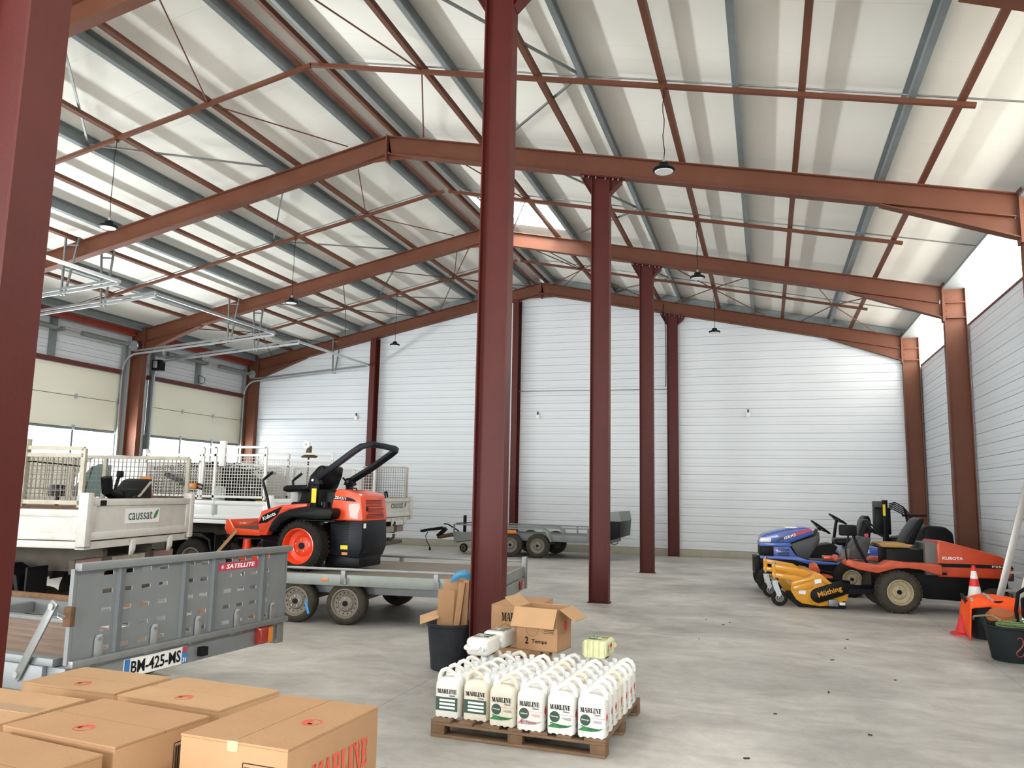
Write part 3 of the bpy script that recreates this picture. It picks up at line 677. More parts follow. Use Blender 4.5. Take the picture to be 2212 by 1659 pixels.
# foreground stack: a pallet, two hidden layers, and the six visible cartons on top
sp = thing('wooden_pallet', 'brown wooden pallet under the foreground cartons', 'pallet', (-2.2, 1.22, 0), 0)
for y in (0, .45, .9): MB().box(0, 1.2, y, y+.1, 0, .02).build('bottom_board', M['wood'], sp, .003)
for x in (0, .55, 1.1):
    for y in (0, .45, .9): MB().box(x, x+.1, y, y+.1, .02, .09).build('block', M['wood2'], sp, .003)
for k in range(7): MB().box(k*.18, k*.18+.12, 0, 1.0, .09, .112).build('deck_board', M['wood'], sp, .003)
FG = [  # label, cx, cy, ztop, L, D, rz, tone
 ('brown carton with a red brand on its side, rightmost of the foreground stack', -1.0955, 1.729, 1.09, .375, .282, PI/2-.05, 'card', True),
 ('brown carton with a barcode on its end, front middle of the stack', -1.573, 1.686, 1.05, .376, .285, -.1, 'card', True),
 ('brown carton behind the front middle one, touching the rightmost carton', -1.591, 2.048, 1.035, .375, .25, -.09, 'card2', True),
 ('brown carton at the back left of the foreground stack', -2.031, 2.117, 1.02, .365, .235, -.03, 'card2', True),
 ('brown carton with clear tape along its seam, cut by the left edge', -1.985, 1.70, 1.045, .37, .28, -.02, 'card2', True),
 ('brown carton at the front left corner of the stack', -1.6, 1.372, 1.045, .37, .285, -.12, 'card', True)]
SHORT = {f[0][:30]: n for f, n in zip(FG, ('rightmost foreground carton', 'front middle foreground carton', 'foreground carton behind the middle one', 'back left foreground carton', 'taped foreground carton', 'front left foreground carton'))}
for lb, x, y, zt, L_, D_, rz, tone, p in FG:
    h = (zt-.112)/3
    t = carton('cardboard_carton', lb, x, y, .112+2*h, L_, D_, h, rz, 'foreground cartons', m=tone)
    end_print(t, L_, D_, h, 1, M['orprint'])
    if rz > 1: long_print(t, L_, D_, h, -1, M['orprint']); end_print(t, L_, D_, h, -1, M['orprint'])
    if 'tape' in lb: MB().box(-.17, .17, -.025, .025, h-.001, h+.0002).build('tape', M['tape'], t)
    for k in range(2): carton('cardboard_carton', 'brown carton in the %s layer below the %s' % (['bottom', 'middle'][k], SHORT[lb[:30]]), x, y, .112+k*h, L_, D_, h, rz, 'lower foreground cartons', prints=False, m=tone)
# sealed cartons behind the pallet
for k, (y, lb) in enumerate(((6.755, 'sealed brown carton with black print, beside the tall post'), (7.06, 'sealed brown carton at the back of the pair beside the post'))):
    for l in (0, 1):
        t = carton('cardboard_carton', lb if l else 'brown carton under the sealed one, '+('front' if k == 0 else 'back')+' of the pair', -2.06, y, .347*l, .385, .292, .345, 0, 'cartons beside the post', red=False)
        long_print(t, .385, .292, .345, -1, M['ink']); end_print(t, .385, .292, .345, 1, M['ink'])
# the open carton on top of the jugs
t = thing('open_carton', 'open brown carton with flaps up, lettered in black, on top of the jugs', 'carton', (-1.71, 6.32, .42), -.135)
a, b, h = .176, .14, .32
MB().box(-a, a, -b, -b+.005, 0, h).build('side_panel', M['card'], t); MB().box(-a, a, b-.005, b, 0, h).build('side_panel', M['card'], t)
MB().box(-a, -a+.005, -b, b, 0, h).build('side_panel', M['card'], t); MB().box(a-.005, a, -b, b, 0, h).build('side_panel', M['card'], t)
MB().box(-a, a, -b, b, 0, .005).build('base_panel', M['card'], t)
MB().ob((-.01, -b-.042, h-.065), (.36, .005, .16), rx=-.52).build('flap', M['card2'], t)
MB().ob((a+.075, 0, h-.035), (.15, .27, .005), ry=.55).build('flap', M['card2'], t)
MB().ob((0, b+.038, h-.06), (.35, .005, .14), rx=.5).build('flap', M['card2'], t)
MB().ob((-a-.055, 0, h+.03), (.13, .27, .005), ry=.6).build('flap', M['card2'], t)
text('number_print', '2', M['ink'], t, (-.085, -b-.0008, .075), (1, 0, 0), (0, 0, 1), .03, .055, .03)
text('name_print', 'Temps', M['ink'], t, (.02, -b-.0008, .068), (1, 0, 0), (0, 0, 1), .13, .036, .02)
decal('badge_ring', M['ink'], t, (-.04, -b, .16), (1, 0, 0), (0, 0, 1), ring(.05, .052), .0005)
decal('fine_print', M['ink'], t, (.1, -b, .14), (1, 0, 0), (0, 0, 1), [rect(.09, .004, 0, 0), rect(.08, .004, 0, .012), rect(.09, .004, 0, .024)], .0005)
decal('hazard_mark', M['red'], t, (a, .02, .19), (0, 1, 0), (0, 0, 1), [[(-.04, 0), (0, -.06), (.04, 0), (0, .06)]], .0006)
# ---- bin with cardboard
bn = thing('plastic_bin', 'tall black plastic bin left of the tall post', 'bin', (-2.855, 7.2, 0))
MB().lathe([(0, .004), (.165, 0), (.175, .01), (.213, .39), (.222, .392), (.226, .4), (.224, .42), (.216, .422), (.21, .415), (.17, .03), (0, .03)], (0, 0, 0), n=36, cap=False).build('shell', mat('bin_black', '26292e', .55, var='32353a', scale=5), bn, smooth=True)
def sheet(lb, c, size, rot, m='card', name='cardboard_sheet'):
    o = MB().ob((0, 0, 0), size).build(name, M[m], None, .001); o.location = c; o.rotation_euler = rot
    return tag(o, lb, 'cardboard', 'cardboard scraps in the bin')
sheet('wide brown cardboard sheet at the back of the bin', (-2.86, 7.3, .55), (.24, .006, .5), (-.1, .03, .1))
sheet('brown cardboard sheet standing upright at the front of the bin', (-2.87, 7.1, .5), (.16, .006, .45), (.08, .05, .05))
sheet('folded brown cardboard strip leaning beside the post', (-2.75, 7.12, .52), (.055, .04, .56), (.0, .12, .2))
sheet('second folded cardboard strip tight against the post', (-2.7, 7.17, .55), (.06, .03, .54), (.05, .06, -.1))
sheet('loose cardboard flap hanging over the left rim of the bin', (-3.03, 7.1, .47), (.19, .12, .005), (.6, -.35, .2), 'card2')
bl = MB().prism([(-.1, 0), (-.08, .05), (-.02, .085), (.05, .08), (.1, .04), (.09, -.02), (.02, .03), (-.05, .01)], 'y', -.05, .05).build('plastic_scrap', mat('blue_plastic', '2a83b0', .35), None, .004)
bl.location = (-2.76, 7.2, .81); bl.rotation_euler = (0, -.25, .3); tag(bl, 'crumpled blue plastic scrap sticking out of the bin', 'plastic scrap')
# ---- crumbs on the floor
fk = MB()
for k in range(26):
    x, y = random.choice([(random.uniform(-.6, 1.2), random.uniform(3.6, 5.4)), (random.uniform(-1, 2.5), random.uniform(5, 12))])
    fk.ob((x, y, .004), (random.uniform(.015, .045), random.uniform(.008, .014), .008), rz=random.uniform(0, 3))
fo = fk.build('mud_crumb', mat('dry_mud', '3a332b', .95)); fo['kind'] = 'stuff'; tag(fo, 'dark crumbs of dry mud scattered on the concrete', 'mud crumbs')
# ================================================================ TRAILERS AND THE ORANGE MOWER
M['deckply'] = mat('trailer_deck_plywood', '6a5e55', .7, var='80756a', scale=3, amt=1, bump=.1, stretch=(1, 4, 1))
M['deckwood'] = mat('brown_trailer_floor', '6b5548', .55, var='8d7a6c', scale=3, amt=1, stretch=(1, 5, 1))
M['rustwood'] = mat('weathered_rusty_plank', '8d6a46', .9, var='4b3325', scale=9, amt=1, stretch=(1, 8, 1))
M['rust'] = mat('rusty_steel', '6a4a34', .85, var='3d2a20', scale=14, amt=1)
M['galv_s'] = mat('weathered_galvanised_sheet', '84888a', .5, .35, var='777b7d', scale=4, amt=1)
M['galv_r'] = mat('shaded_galvanised_rib', '5f6466', .6, .2)  # darker than the sheet: the shading of the ribs is put into this colour
M['galv_l'] = mat('grey_zinc_side', '8f9690', .5, .35, var='7c837e', scale=3, amt=1)
M['amber'] = mat('amber_reflector', 'c9792c', .35)
M['redlens'] = mat('red_lens', '8c2a22', .25, coat=.5)
M['rim_g'] = mat('dusty_grey_rim', '857f74', .55, .2, var='6b655b', scale=9, amt=1)
M['blue'] = mat('plate_blue', '2f6fb0', .4)
M['stick'] = mat('pink_red_sticker', 'b5384f', .4)
M['kor'] = mat('orange_bodywork', 'dc4a20', .32, coat=.4)
M['kor2'] = mat('orange_red_bodywork', 'd9472c', .35, coat=.3)
M['krim'] = mat('orange_rim', 'dd3f16', .35, coat=.3)
M['kblk'] = mat('black_bodywork', '131416', .42)
M['kdark'] = mat('dark_engine_cover', '191d23', .4, .1)
M['mat_'] = mat('rubber_mat', '4a4440', .9)
M['yellow'] = mat('yellow_label', 'e3c81f', .45)
M['seat'] = mat('black_vinyl_seat', '0e0f10', .38)
def wheel(par, c, r, w_, rr_, so=-1, rim='rim_g', tyre='rubber_d', holes=0, hr=.02, dish=.05, blocks=0, n=32, bolts=5, hub='black'):
    ax = (0, so, 0)
    t = MB().lathe([(rr_, -w_/2+.01), (rr_+.015, -w_/2), (r-.05*r/.3, -w_/2), (r-.012, -w_/2+.12*w_), (r-.002, -w_*.26), (r, 0), (r-.002, w_*.26), (r-.012, w_/2-.12*w_), (r-.05*r/.3, w_/2), (rr_+.015, w_/2), (rr_, w_/2-.01)], c, ax, n, cap=False)
    ty = t.build('wheel', M[tyre], par, smooth=True, ang=40)
    h = w_/2
    ri = MB().lathe([(rr_, -h+.01), (rr_+.004, h-.012), (rr_+.006, h-.002), (rr_-.006, h), (rr_-.014, h-.012), (rr_-.022, h-dish), (rr_*.62, h-dish-.012), (rr_*.5, h-dish+.012), (rr_*.3, h-dish+.016), (0, h-dish+.016)], c, ax, n, cap=False).build('rim', M[rim], ty, smooth=True, ang=40)
    C_ = Vector(c)
    q = lambda a, rad, hh: C_+Vector((rad*math.cos(a), so*hh, rad*math.sin(a)))
    if holes:
        m = MB()
        for k in range(holes):
            a = 2*PI*k/holes; m.cyl(q(a, rr_*.76, h-dish-.03), q(a, rr_*.76, h-dish-.005), hr, n=8)
        m.build('rim_hole', M['black'], ty)['kind'] = 'stuff'
    m = MB()
    for k in range(bolts): a = 2*PI*k/bolts+.3; m.cyl(q(a, rr_*.36, h-dish), q(a, rr_*.36, h-dish+.035), rr_*.05, n=6)
    m.build('wheel_nut', M['steel'], ty)['kind'] = 'stuff'
    MB().lathe([(0, h-dish+.03), (rr_*.19, h-dish+.03), (rr_*.2, h-dish+.0), (0, h-dish)], c, ax, 14).build('hub_cap', M[hub], ty, smooth=True)
    if blocks:
        m = MB(); rows = 6
        for k in range(blocks):
            for j in range(rows):
                a = 2*PI*(k+.5*(j % 2))/blocks; hh = -w_*.42+w_*.84*(j+.5)/rows
                p = q(a, r-.002, hh)
                m.ob(tuple(p), (2*PI*r/blocks*.58, w_*.84/rows*.7, .016), ry=-a+PI/2)
        m.build('tread_block', M[tyre], ty)['kind'] = 'stuff'
    return ty
# ---- ramp trailer in the left foreground
A = thing('ramp_trailer', 'grey ramp trailer in the left foreground with raised slotted tailboard', 'trailer', (-3.77, 4.745, 0), -.07)
rows = [.664, .774, .885, .995, 1.103]; cols = [-.75, -.6, -.454, -.311, -.073, .061, .302, .445, .586, .724]
def slotted(x0, x1):
    m = MB(); zb = [.61]+[z for r in rows for z in (r-.013, r+.013)]+[1.145]
    for k in range(len(zb)-1):
        if k % 2 == 0: m.box(x0, x1, -.97, .97, zb[k], zb[k+1])
        else:
            e = [-.97]+[v for c_ in cols for v in (c_-.036, c_+.036)]+[.97]
            for j in range(0, len(e), 2): m.box(x0, x1, e[j], e[j+1], zb[k], zb[k+1])
    return m
rs = slotted(-.006, .0).build('ramp_sheet', M['galv_s'], A); rs['label'] = 'grey slotted sheet'
MB().box(-.012, .045, -.985, .99, 1.13, 1.175).build('top_rail', M['galv_s'], A, .004)
MB().box(-.012, .04, -.985, .985, .585, .625).build('bottom_rail', M['galv'], A, .004)
for y in (-.659, -.124, .154, .688): MB().prism([(0, y-.028), (.022, y-.018), (.022, y+.018), (0, y+.028)], 'z', .625, 1.13).build('rib', M['galv_r'], A)
for y in (-.98, .975): MB().box(-.03, .0, y-.012, y+.012, .6, 1.14).build('edge_angle', M['galv_s'], A)
for y in (-.79, -.364, .023, .418, .817):
    tg = MB().prism([(y-.03, .62), (y+.03, .62), (y+.03, .72), (y+.02, .745), (y-.02, .745), (y-.03, .72)], 'x', .004, .014).build('hinge_tongue', M['zinc'], A, .002)
    MB().cyl((.014, y, .72), (.02, y, .72), .01, n=8).build('bolt', M['galv'], tg)
    MB().cyl((.0, y-.06, .582), (.0, y+.06, .582), .02, n=10).build('hinge_barrel', M['galv'], A)
decal('sticker', M['stick'], A, (.001, .40, 1.06), (0, 1, 0), (0, 0, 1), [rect(.45, .056)])
text('sticker_print', 'SATELLITE', M['paper'], A, (.0035, .43, 1.06), (0, 1, 0), (0, 0, 1), .31, .032, .02, .2)
st = []
for k in range(8):
    a = PI/4*k; st.append([(.22*0+.0+.003*math.cos(a+1.57), .003*math.sin(a+1.57)), (.022*math.cos(a), .022*math.sin(a)), (-.003*math.cos(a+1.57), -.003*math.sin(a+1.57))])
decal('star_print', M['paper'], A, (.0025, .235, 1.06), (0, 1, 0), (0, 0, 1), st)
MB().box(-.16, -.015, -.985, .985, .44, .58).build('rear_crossmember', M['galv_s'], A, .004)
pl = MB().box(-.015, -.009, -.57, -.045, .445, .557).build('number_plate', M['white'], A, .002)
yx = (0, 1, 0); uz = (0, 0, 1)
decal('plate_band', M['blue'], pl, (-.008, -.548, .501), yx, uz, [rect(.042, .108)])
decal('plate_band', M['blue'], pl, (-.008, -.067, .485), yx, uz, [rect(.042, .075)])
decal('plate_band', M['stick'], pl, (-.008, -.067, .538), yx, uz, [rect(.042, .034)])
text('plate_print', 'BM-425-MS', M['ink'], pl, (-.0075, -.308, .501), yx, uz, .415, .078, .018)
text('plate_print', '31', M['paper'], pl, (-.006, -.067, .47), yx, uz, .03, .03, .01)
MB().box(-.03, .03, .06, .12, .47, .53).build('plate_lamp', M['black'], A, .004)
tl = MB().box(-.02, .05, .655, .79, .455, .578).build('tail_lamp', M['redlens'], A, .01)
MB().box(.05, .053, .735, .785, .46, .57).build('amber_section', M['amber'], tl)
MB().box(-.16, .0, .9, .985, .42, .585).build('corner_bracket', M['galv'], A, .004)
for s in (-1, 1):
    MB().box(-3.4, -.16, s*.985-.03, s*.985+.03, .44, .585).build('side_channel', M['galv_s'], A, .004)
MB().box(-3.4, -.16, .935, 1.01, .585, .625).build('rusty_top_plank', M['rustwood'], A, .003)
MB().box(-3.4, -.1, -1.0, -.93, .585, .628).build('side_rail', M['galv_s'], A, .003)
MB().box(-3.4, -.1, .04, .1, .5, .625).build('inner_rail', M['galv'], A, .003)
for k in range(6): MB().box(-3.4, -.12, -.92+k*.158, -.92+k*.158+.154, .555, .6).build('deck_plank', M['deckwood'], A, .003)
for x in (-.8, -1.8, -2.8): MB().box(x-.04, x+.04, -.95, .95, .46, .55).build('cross_bearer', M['galv_s'], A)
MB().bar((-.347, -1.03, .5), (-.087, -1.03, .955), .012, .055, (1, 0, 0)).build('support_strut', M['galv'], A, .004)
for p in ((-.335, -1.03, .53), (-.1, -1.03, .93)): MB().cyl((p[0], p[1]-.02, p[2]), (p[0], p[1]+.02, p[2]), .02, n=10).build('strut_pin', M['zinc'], A)
MB().box(-.03, .03, -1.02, -.985, .82, .93).build('latch', M['rust'], A, .006)
MB().tube([(-.0, -1.03, .88), (-.02, -1.06, .9), (.0, -1.08, .885), (.03, -1.07, .87)], .004, 5).build('latch_ring', M['zinc'], A)
for x in (-1.55, -2.2):
    for s in (-1, 1): wheel(A, (x, s*1.1, .28), .28, .17, .17, s, holes=12, n=24)
for s in (-1, 1): MB().bar((-3.4, s*.7, .5), (-4.5, 0, .5), .08, .1).build('drawbar', M['galv_s'], A)
MB().box(-4.75, -4.4, -.06, .06, .45, .56).build('coupling', M['blackm'], A, .01)
# ---- flatbed trailer under the mower
B = thing('flatbed_trailer', 'grey flatbed trailer with a worn plywood deck carrying the orange mower', 'trailer', (-3.13, 9.06, 0), .0992)
for k in range(3): MB().box(-4.35+k*1.46, -4.35+k*1.46+1.455, .03, 2.02, .575, .6).build('deck_board', M['deckply'], B)
for y0, y1 in ((0, .035), (2.015, 2.05)): MB().box(-4.35, .0, y0, y1, .47, .605).build('side_board', M['galv_l'], B, .004)
MB().box(-.0, .035, 0, 2.05, .47, .605).build('end_board', M['galv_l'], B, .004)
MB().box(-4.38, -4.35, 0, 2.05, .47, .605).build('head_board', M['galv_l'], B, .004)
for y in (-.02, 2.07): MB().bar((-4.3, y, .672), (.03, y, .672), .035, .03).build('side_rail', M['galv'], B, .004)
for y in (-.02, 2.07):
    for x in (-3.2, -1.815, -.634, .0):
        p = MB().box(x-.03, x+.03, y-.012, y+.012, .49, .68).build('rail_post', M['galv'], B, .004)
        MB().cyl((x+.04, y-.03, .5), (x+.04, y-.03, .57), .012, n=8).build('latch_pin', M['zinc'], p)
for y in (0, 2.02): MB().box(.0, .07, y-.03, y+.05, .3, .74).build('corner_post', M['galv'], B, .006)
for x in (-3.1, -2.06, -.372): MB().box(x-.05, x+.05, -.008, .001, .52, .555).build('reflector', M['amber'], B, .003)
for y in (.3, 1.75):
    MB().box(-4.3, .0, y-.04, y+.04, .35, .575).build('chassis_beam', M['galv_s'], B, .004)
for x in (-4, -3, -2, -1, -.1): MB().box(x-.03, x+.03, .05, 2.0, .5, .575).build('cross_bearer', M['galv_s'], B)
MB().box(.02, .05, .1, 1.95, .3, .46).build('lamp_board', M['galv_l'], B, .006)
for y in (.3, 1.7): MB().box(.05, .08, y-.12, y+.12, .33, .45).build('tail_lamp', M['redlens'], B, .01)
for x in (-2.46, -1.8):
    for s, y in ((-1, .12), (1, 1.93)): wheel(B, (x, y, .258), .258, .19, .172, s, holes=14, hr=.012, dish=.035)
    MB().cyl((x, .2, .26), (x, 1.85, .26), .04, n=10).build('axle', M['galv_s'], B)
for y in (.25, 1.8): MB().bar((-4.35, y, .5), (-5.6, 1.02, .5), .08, .1).build('drawbar', M['galv_s'], B)
MB().box(-5.9, -5.5, .96, 1.08, .45, .56).build('coupling', M['blackm'], B, .01)
# ---- grey trailer along the back wall
T = thing('plant_trailer', 'old grey twin axle trailer parked along the back wall', 'trailer', (-5.97, 20.15, 0), 0)
for y, o in ((0, 0), (1.6, 0)):
    MB().box(-2.0, 1.66, y, y+.05, .42, .58).build('side_beam', M['galv_s'], T, .004)
    MB().bar((-2.0, y, .78), (1.66, y, .765), .045, .035).build('side_rail', M['galv_s'], T, .004)
    for x in (-2.0, -1.2, 1.0, 1.64): MB().box(x-.02, x+.02, y-.02, y+.02, .5, .78).build('rail_post', M['galv_s'], T)
    MB().prism([(-1.0, .56), (-.9, .74), (.5, .755), (.62, .7), (.74, .42), (.7, .42), (.57, .66), (.48, .72), (-.86, .71), (-.96, .56)], 'y', y-.2, y+.02).build('mudguard', M['galv_l'], T, .006)
MB().prism([(-2.0, .33), (-2.0, .6), (-1.0, .56), (-1.0, .45), (-1.9, .33)], 'y', -.01, 0).build('front_panel', M['galv_s'], T)
for k in range(5): MB().box(-2.0, 1.66, .06+k*.306, .06+k*.306+.3, .5, .54).build('deck_plank', M['galv_s'], T)
MB().box(-.62, -.2, -.21, -.2, .6, .69).build('yellow_flash', M['amber'], T, .004)
MB().box(-2.0, -1.92, .0, 1.6, .3, .42).build('front_bearer', M['galv_s'], T)
MB().box(-2.03, -1.97, .74, .86, .3, 1.0).build('jockey_post', M['blackm'], T, .01)
wheel(T, (-2.02, .8, .12), .12, .07, .06, -1, n=18, holes=0, bolts=0)
MB().tube([(-2.0, .8, .47), (-2.4, .8, .46), (-2.72, .8, .39), (-2.8, .8, .4)], .055, 8).build('drawbar', M['rust'], T)
MB().bar((-2.8, .8, .4), (-2.55, .8, .63), .1, .1).build('drawbar_arm', M['blackm'], T)
MB().prism([(-3.3, .5), (-3.32, .56), (-3.2, .59), (-2.66, .68), (-2.64, .6), (-2.85, .56), (-3.1, .54), (-3.22, .5)], 'y', .74, .86).build('coupling', M['blackm'], T, .01)
MB().tube([(-2.05, .8, .4), (-2.2, .8, .58), (-2.5, .8, .74), (-2.62, .8, .75)], .02, 6).build('brake_lever', M['black'], T)
MB().tube([(-3.1, .8, .52), (-3.16, .78, .4), (-3.1, .75, .25), (-3.02, .74, .14), (-3.0, .74, .08)], .012, 6).build('lead', M['black'], T)
MB().cyl((-3.0, .74, .02), (-3.0, .74, .1), .035, .025, n=10).build('plug', M['black'], T)
MB().bar((-1.98, .1, .8), (-1.2, .1, .86), .03, .03).build('stay', M['rust'], T)
tail = MB().prism([(2.19, .5), (2.44, .58), (2.47, 1.0), (2.42, 1.22), (2.2, 1.2)], 'y', -.02, 1.64).build('tail_ramp', M['kdark'], T, .006)
MB().prism([(2.18, .98), (2.475, .98), (2.43, 1.225), (2.19, 1.205)], 'y', -.03, 1.65).build('ramp_sheet', M['galv_l'], tail)
MB().tube([(2.2, .1, .5), (2.22, .1, .42), (2.3, .1, .39), (2.38, .1, .45), (2.4, .1, .55)], .02, 6).build('ramp_foot', M['galv_s'], tail)
MB().box(1.66, 2.2, 0, 1.6, .42, .5).build('tail_beam', M['galv_s'], T)
for x in (-.37, .36):
    for s, y in ((-1, -.1), (1, 1.7)): wheel(T, (x, y, .31), .31, .18, .185, s, holes=0, dish=.03, n=28)
    MB().cyl((x, 0, .31), (x, 1.6, .31), .04, n=10).build('axle', M['galv_s'], T)
# ---- orange zero turn mower on the flatbed
K = thing('ride_on_mower', 'orange and black ride-on mower with folded roll bar on the flatbed', 'mower', (-5.64, 9.57, .6), .0)
wheel(K, (0, -.50, .315), .315, .27, .218, -1, rim='krim', tyre='rubber', dish=.11, blocks=34, hub='kdark', n=40)
wheel(K, (0, .50, .315), .315, .27, .218, 1, rim='krim', tyre='rubber', dish=.11, blocks=34, hub='kdark', n=40)
for s in (-1, 1): wheel(K, (-1.15, s*.42, .16), .16, .15, .08, s, rim='kdark', tyre='rubber', n=22, bolts=0)
for s in (-1, 1):
    MB().tube([(-1.15, s*.42, .34), (-1.15, s*.3, .4), (-.8, s*.28, .4), (-.3, s*.25, .38)], .035, 8).build('front_arm', M['kblk'], K)
    MB().prism([(-1.2, .16), (-1.1, .16), (-1.1, .34), (-1.2, .34)], 'y', s*.42-.1, s*.42+.1).build('castor_fork', M['kblk'], K, .01)
MB().prism([(-1.15, -.5), (-.35, -.62), (.0, -.36), (.0, .36), (-.35, .62), (-1.15, .5)], 'z', .1, .22).build('cutting_deck', M['krim'], K, .02)
MB().box(-.75, -.1, -.3, .3, .18, .42).build('gearbox_housing', M['kblk'], K, .02)
MB().cyl((-.95, -.35, .2), (-.95, -.35, .36), .06, .05, n=14).build('spindle_cover', M['krim'], K)
MB().cyl((-.9, .3, .2), (-.9, .3, .34), .07, .06, n=14).build('spindle_cover', M['krim'], K)
# foot tray
MB().box(-1.16, -.5, -.44, .44, .47, .51).build('foot_mat', M['mat_'], K, .006)
MB().prism([(-1.21, .6), (-1.14, .415), (-.665, .415), (-.665, .49), (-1.08, .5), (-1.16, .615)], 'y', -.49, -.44).build('tray_edge', M['kor'], K, .008)
MB().prism([(-1.21, .6), (-1.14, .415), (-.665, .415), (-.665, .49), (-1.08, .5), (-1.16, .615)], 'y', .44, .49).build('tray_edge', M['kor'], K, .008)
MB().prism([(-1.23, .5), (-1.21, .6), (-1.16, .615), (-1.13, .43), (-1.18, .42)], 'y', -.47, .47).build('tray_front', M['kor'], K, .008)
MB().prism([(-1.22, .6), (-1.17, .68), (-.72, .66), (-.72, .6)], 'y', .4, .5).build('side_bolster', M['kblk'], K, .01)
for s in (-1, 1):
    MB().prism([(-.665, .425), (-.70, .62), (-.655, .735), (-.36, .82), (.016, .848), (.02, .80), (-.22, .765), (-.4, .67), (-.52, .52), (-.56, .425)], 'y', s*.5, s*.36).build('front_fender', M['kor2'], K, .012)
    MB().prism([(-.5, .50), (-.46, .6), (-.36, .7), (-.2, .77), (.02, .81), (.2, .8), (.40, .795), (.43, .75), (.4, .66), (.2, .645), (.0, .665), (-.16, .665), (-.3, .6), (-.38, .5), (-.44, .47)], 'y', s*.56, s*.26).build('wheel_arch', M['kblk'], K, .02)
    MB().box(.04, .5, min(s*.62, s*.26), max(s*.62, s*.26), .635, .645).build('arch_shelf', M['kblk'], K)
decal('badge_panel', M['kblk'], K, (-.5, -.5, .7), (1, 0, 0), (0, 0, 1), [[(-.19, -.13), (-.13, -.02), (.16, .105), (.09, -.015), (-.06, -.11)]], .002)
text('badge_print', 'Kubota', M['paper'], K, (-.53, -.504, .675), (1, 0, .42), (-.42, 0, 1), .2, .05, .012)
MB().box(-.32, .06, -.36, .36, .72, .86).build('console', M['kblk'], K, .03)
MB().box(-.5, .02, -.34, .34, .6, .8).build('centre_body', M['kblk'], K, .03)
# seat
MB().prism([(-.52, 1.0), (-.53, 1.045), (-.48, 1.075), (-.2, 1.085), (-.1, 1.1), (-.1, 1.02), (-.45, .985)], 'y', -.25, .25).build('seat_cushion', M['seat'], K, .025, 3)
MB().prism([(-.17, 1.04), (-.12, 1.2), (-.0, 1.33), (.05, 1.35), (.10, 1.33), (.09, 1.22), (.03, 1.06), (.0, 1.02), (-.1, 1.0)], 'y', -.26, .26).build('seat_back', M['seat'], K, .03, 3)
MB().prism([(-.3, .84), (-.26, 1.0), (.05, 1.02), (.1, .84)], 'y', -.2, .2).build('seat_base', M['kblk'], K, .02)
# engine hood and cover
hood = MB().prism([(.30, .64), (.27, .72), (.33, 1.0), (.36, 1.035), (.45, 1.035), (.66, .985), (.70, .955), (.74, .66), (.735, .64)], 'y', -.345, .345).build('engine_hood', M['kor'], K, .035, 3)
gx = .745
MB().add([(.703, -.27, .95), (.703, .27, .95), (.746, .29, .66), (.746, -.29, .66)], [(0, 1, 2, 3)])
M['slot'] = mat('dark_grille_slot', '7a220c', .6)
for k in range(5): MB().box(.712+.012*0, .722, -.22, .22, .895-.02*k, .905-.02*k).build('grille_slot', M['slot'], hood)
for k in range(5): MB().box(.728, .735, -.2, .24, .79-.018*k, .798-.018*k).build('grille_slot', M['slot'], hood)
for k in range(4): MB().box(.738, .746, -.25, .25, .71-.014*k, .716-.014*k).build('grille_slot', M['slot'], hood)
MB().lathe([(0, 0), (.03, 0), (.034, .006), (0, .006)], (.722, -.2, .79), (1, 0, .13), 16).build('filler_cap', M['kblk'], hood)
decal('model_panel', M['kblk'], hood, (.47, -.345, .925), (1, 0, 0), (0, 0, 1), [[(-.16, .025), (-.15, -.02), (.18, -.045), (.13, -.01), (.05, .012)]], .002)
text('model_print', 'ZD1211', M['paper'], hood, (.41, -.3495, .925), (1, 0, -.09), (.09, 0, 1), .17, .032, .02, .15)
MB().tube([(.4, -.1, 1.03), (.41, -.1, 1.06), (.5, -.1, 1.05), (.51, -.1, 1.02)], .01, 6).build('hood_handle', M['kblk'], hood)
MB().box(.02, .33, -.32, .32, .7, 1.03).build('fuel_tank', M['kblk'], K, .04, 3)
MB().cyl((.2, -.36, .8), (.2, -.36, .87), .05, n=14).build('tank_cap', M['kblk'], K)
ec = MB().prism([(.3, .2), (.27, .64), (.74, .65), (.75, .3), (.7, .17)], 'y', -.35, .35).build('engine_cover', M['kdark'], K, .025)
for k in range(7): MB().box(.33, .55, -.356, -.348, .58-.03*k, .592-.03*k).build('louvre', M['black'], ec)
MB().box(.45, .55, -.357, -.35, .28, .33).build('warning_label', M['yellow'], ec); MB().box(.47, .55, -.357, -.35, .21, .245).build('small_label', M['amber'], ec)
MB().box(.752, .756, -.33, -.27, .55, .61).build('white_label', M['paper'], ec)
MB().box(.74, .757, -.3, -.1, .24, .36).build('hitch_recess', M['black'], ec)
MB().box(.2, .7, -.3, .3, .05, .2).build('sump_guard', M['kblk'], K, .02)
# roll bar
R_ = [(.1, -.47, 1.145), (.40, -.47, 1.35), (.64, -.47, 1.515), (.74, -.46, 1.58), (.86, -.44, 1.61), (.84, -.1, 1.61), (.82, .3, 1.6), (.80, .42, 1.585), (.72, .45, 1.535), (.42, .44, 1.33), (.12, .43, 1.154)]
MB().tube(R_, .052, 4).build('roll_bar', M['kdark'], K, .006)
for s, y in ((-1, -.47), (1, .43)):
    MB().box(.06, .15, y-.03, y+.03, .8, 1.16).build('roll_bar_post', M['kblk'], K, .006)
    MB().prism([(.03, 1.1), (.06, 1.19), (.14, 1.2), (.2, 1.1), (.12, 1.07)], 'y', y-.045, y+.045).build('pivot_bracket', M['kblk'], K, .008)
    MB().cyl((.1, y-.06, 1.145), (.1, y+.06, 1.145), .018, n=10).build('pivot_bolt', M['steel'], K)
MB().tube([(.02, .38, 1.2), (.05, .4, 1.16), (.1, .4, 1.12)], .014, 6).build('lock_pin', M['kblk'], K)
